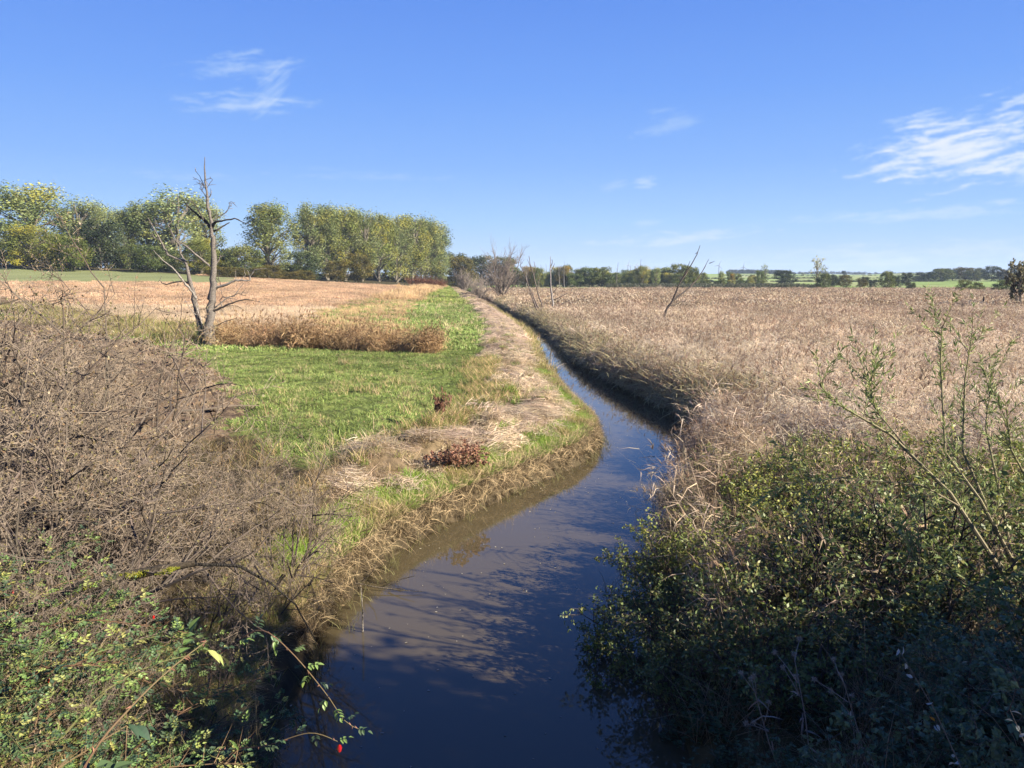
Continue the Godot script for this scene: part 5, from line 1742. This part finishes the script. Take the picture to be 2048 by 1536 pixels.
func small_things() -> void:
	# oak seedlings with brown leaves on the straw
	var prm := {"levels": 2, "kids": [6, 4], "ratio": .5, "spread": .8, "wobble": .15, "lift": .08, "bark": Color(.1, .08, .06), "twig": Color(.14, .1, .07), "first": .25, "thick": 1.2}
	var rust := [Color(.27, .14, .085), Color(.22, .105, .065), Color(.33, .19, .12), Color(.17, .085, .055)]
	var oak := shrub("oak", prm, 11, .12, .55, .009, 1.0, 8, .035, .06, .32, rust, true)
	place(oak, "oak_sapling", at(-1.15, 15.9), Vector3(1.45, 1.05, 1.3), .4, "bushy oak sapling with rust brown leaves on the cut straw", "sapling")
	place(oak, "oak_sapling", at(-1.85, 19.4), Vector3(.62, 1.35, .62), 2.0, "slim oak sapling with rust brown leaves at the meadow edge", "sapling")
	oak.free()
	# dried thistles
	var hp := [herb(1.0, 5), herb(.85, 4), herb(1.15, 6)]
	var k := 0
	for r in [[1.5, 5.0, .75, "dried thistle with woolly heads leaning toward the water"], [1.75, 5.1, .6, "short dried thistle with a thick cluster of woolly heads"], [2.25, 5.6, 1.0, "tall dried thistle among the dark stems"], [2.75, 5.4, .95, "dried thistle right of the tall one"], [1.55, 4.3, .55, "small dried thistle low over the water"], [2.1, 3.7, .4, "low dried thistle between the brambles"], [2.5, 5.9, 1.05, "farthest dried thistle before the black stems"]]:
		place(hp[k % 3], "dried_thistle", at(r[0], r[1], -.03), Vector3.ONE * r[2], rf(0, TAU), r[3], "thistle", "dried thistles on the right bank", null, Vector2(rf(-.35, -.1), rf(-.1, .1)))
		k += 1
	for h in hp:
		h.free()
	# shoots with pale leaf undersides
	for r in [[Vector3(1.95, 1.55, -2.85), Vector3(1.71, 2.17, -3.2), "long shoot with white-backed leaves leaning left at the bottom right"], [Vector3(2.0, 1.6, -2.45), Vector3(1.84, 2.22, -2.65), "shorter shoot with white-backed leaves and one orange leaf"]]:
		var a: Vector3 = r[0]
		var b: Vector3 = r[1]
		var t := thing("poplar_shoot", a, r[2], "shoot", "white-backed poplar shoots")
		var mb := MB.new()
		mb.tube(PackedVector3Array([Vector3.ZERO, (b - a) * .3 + Vector3(.015, .0, 0), (b - a) * .65 + Vector3(.02, .01, 0), b - a]), PackedFloat32Array([.003, .0025, .002, .0012]), 5, Color(.12, .1, .08), Color(.16, .13, .1))
		part("stem", mb.mesh(), M.twig, t)
		for i in 13:
			var q := (b - a) * rf(.25, 1.02)
			var d := (rdir() + UP * .1).normalized() * rf(.022, .036)
			var sd := d.cross(rdir()).normalized()
			var lb := MB.new()
			lb.fine_leaf(q, d * 1.15, sd, sd.cross(d).normalized(), d.length() * .3, Color(.34, .36, .34) if i < 11 else Color(.42, .2, .03))
			part("leaf", lb.mesh(), M.leaf, t)
	# rose sprays that hang in front, close to the bridge
	for r in [[PackedVector3Array([Vector3(-.68, 2.98, -.98), Vector3(-.60, 3.12, -1.0), Vector3(-.56, 3.165, -1.05), Vector3(-.53, 3.19, -1.12), Vector3(-.50, 3.20, -1.2)]), .026, 6, "reddish rose cane with broad leaves closest to the camera"], [PackedVector3Array([Vector3(-.95, 2.6, -2.3), Vector3(-.78, 2.72, -2.25), Vector3(-.67, 2.67, -2.2), Vector3(-.57, 2.55, -2.2), Vector3(-.51, 2.45, -2.2), Vector3(-.47, 2.42, -2.2)]), 0.019, 15, "rose spray with pale leaves hanging over the dark water"], [PackedVector3Array([Vector3(-.95, 2.28, -2.3), Vector3(-.75, 2.38, -2.2), Vector3(-.62, 2.42, -2.2), Vector3(-.53, 2.39, -2.2)]), .018, 9, "thin rose spray with one red hip over the water"]]:
		var t := thing("rose_spray", Vector3.ZERO, r[3], "rose branch", "rose sprays by the bridge")
		var mb := MB.new()
		var cv := Curve3D.new()
		var key: PackedVector3Array = r[0]
		for i in key.size():
			var tn := (key[mini(i + 1, key.size() - 1)] - key[maxi(i - 1, 0)]) * .22
			cv.add_point(key[i] + rdir() * .008, -tn, tn)
		var pts := PackedVector3Array()
		for i in 25:
			pts.append(cv.sample_baked(cv.get_baked_length() * i / 24.0, true))
		var rad := PackedFloat32Array()
		for i in pts.size():
			rad.append(lerpf(.0024, .001, float(i) / (pts.size() - 1)))
		mb.tube(pts, rad, 6, Color(.12, .06, .045), Color(.1, .085, .04))
		for i in 14:
			var ff := rf(0, pts.size() - 1.01)
			mb.spike(pts[int(ff)].lerp(pts[int(ff) + 1], ff - int(ff)), rdir() * .009, .0022, Color(.2, .1, .07), Color(.25, .12, .08))
		part("stem", mb.mesh(), M.twig, t)
		for i in r[2]:
			var ff := lerpf(.3, pts.size() - 1.01, (i + R.randf()) / r[2])
			var q := pts[int(ff)].lerp(pts[int(ff) + 1], ff - int(ff))
			var lb := MB.new()
			rose_leaf(lb, q, (rdir() + UP * .1 + (pts[int(ff) + 1] - pts[int(ff)]).normalized()).normalized(), r[1], true)
			part("leaf", lb.mesh(), M.leaf, t)
		if r[2] == 9 and r[1] < .02:
			var h := MB.new(true)
			var q := pts[pts.size() - 1] - UP * .02
			h.tube(PackedVector3Array([q + UP * .012, q + UP * .009, q, q - UP * .009, q - UP * .014]), PackedFloat32Array([.001, .006, .0085, .006, .001]), 8, Color(.24, .012, .014), Color(.18, .008, .01))
			part("rose_hip", h.mesh(), M.hip, t)
	# sticks standing and lying in the stream
	var st := thing("stick", Vector3(-2.0, WATER, -9.75), "thin pale stick standing upright in the muddy water near the left bank", "stick")
	trace(st, "shaft", 1.0, PackedVector2Array([Vector2(0, -.15), Vector2(.01, .3), Vector2(.0, .66)]), .012, .007, 0, M.dead, Color(.4, .36, .3), 6)
	var fb := thing("drowned_branch", Vector3(-2.2, WATER + .01, -11.2), "slim forked branch lying half in the water by the left bank", "branch")
	for b in [PackedVector2Array([Vector2(-.4, .12), Vector2(.1, .06), Vector2(.55, .03), Vector2(.85, .02)]), PackedVector2Array([Vector2(.3, .05), Vector2(.5, .14), Vector2(.72, .2)]), PackedVector2Array([Vector2(-.1, .1), Vector2(.1, .3), Vector2(.15, .45)]), PackedVector2Array([Vector2(.35, -.02), Vector2(.5, .01), Vector2(.75, -.04)])]:
		trace(fb, "limb", 1.0, b, .012, .004, rf(-.3, .3), M.dead, Color(.25, .21, .16), 5)
	var fl := thing("floating_leaves", Vector3.ZERO, "tiny fallen leaves and bits of straw floating on the stream", "leaves", "", "stuff")
	var lf := MB.new()
	lf.leaf(Vector3.ZERO, Vector3(.045, .003, 0), Vector3(0, 0, 1), UP, .012, Color(.45, .4, .3))
	var xf: Array[Transform3D] = []
	var cl := PackedColorArray()
	for i in 320:
		var d := rf(6.5, 34)
		xf.append(Transform3D(Basis(UP, rf(0, TAU)) * Basis.from_scale(Vector3.ONE * rf(.4, 1.1)), Vector3(lerpf(look(XL, d), look(XR, d), R.randf()), WATER + .006, -d)))
		cl.append(Color(1, 1, 1) * rf(.5, 1.3))
	copies("leaves", lf.mesh(), M.leaf, xf, cl, fl)
	# water weed shoots poking out along the bank
	var rs := thing("water_grass", Vector3.ZERO, "sparse dark grass blades standing in the water along the banks", "grass", "", "stuff")
	var tf := tuft(7, .15, .15, .45, .004, .5, .5, Color(.1, .1, .04), Color(.2, .18, .08), 3)
	var xf2: Array[Transform3D] = []
	var cl2 := PackedColorArray()
	for i in 260:
		var d := rf(8, 36)
		var x := look(XL, d) + absf(rf(-.25, .25)) if i % 2 == 0 else look(XR, d) - absf(rf(-.5, .5))
		xf2.append(Transform3D(Basis(UP, rf(0, TAU)), Vector3(x, WATER - .05, -d)))
		cl2.append(Color.WHITE)
	copies("blades", tf, M.grass, xf2, cl2, rs)
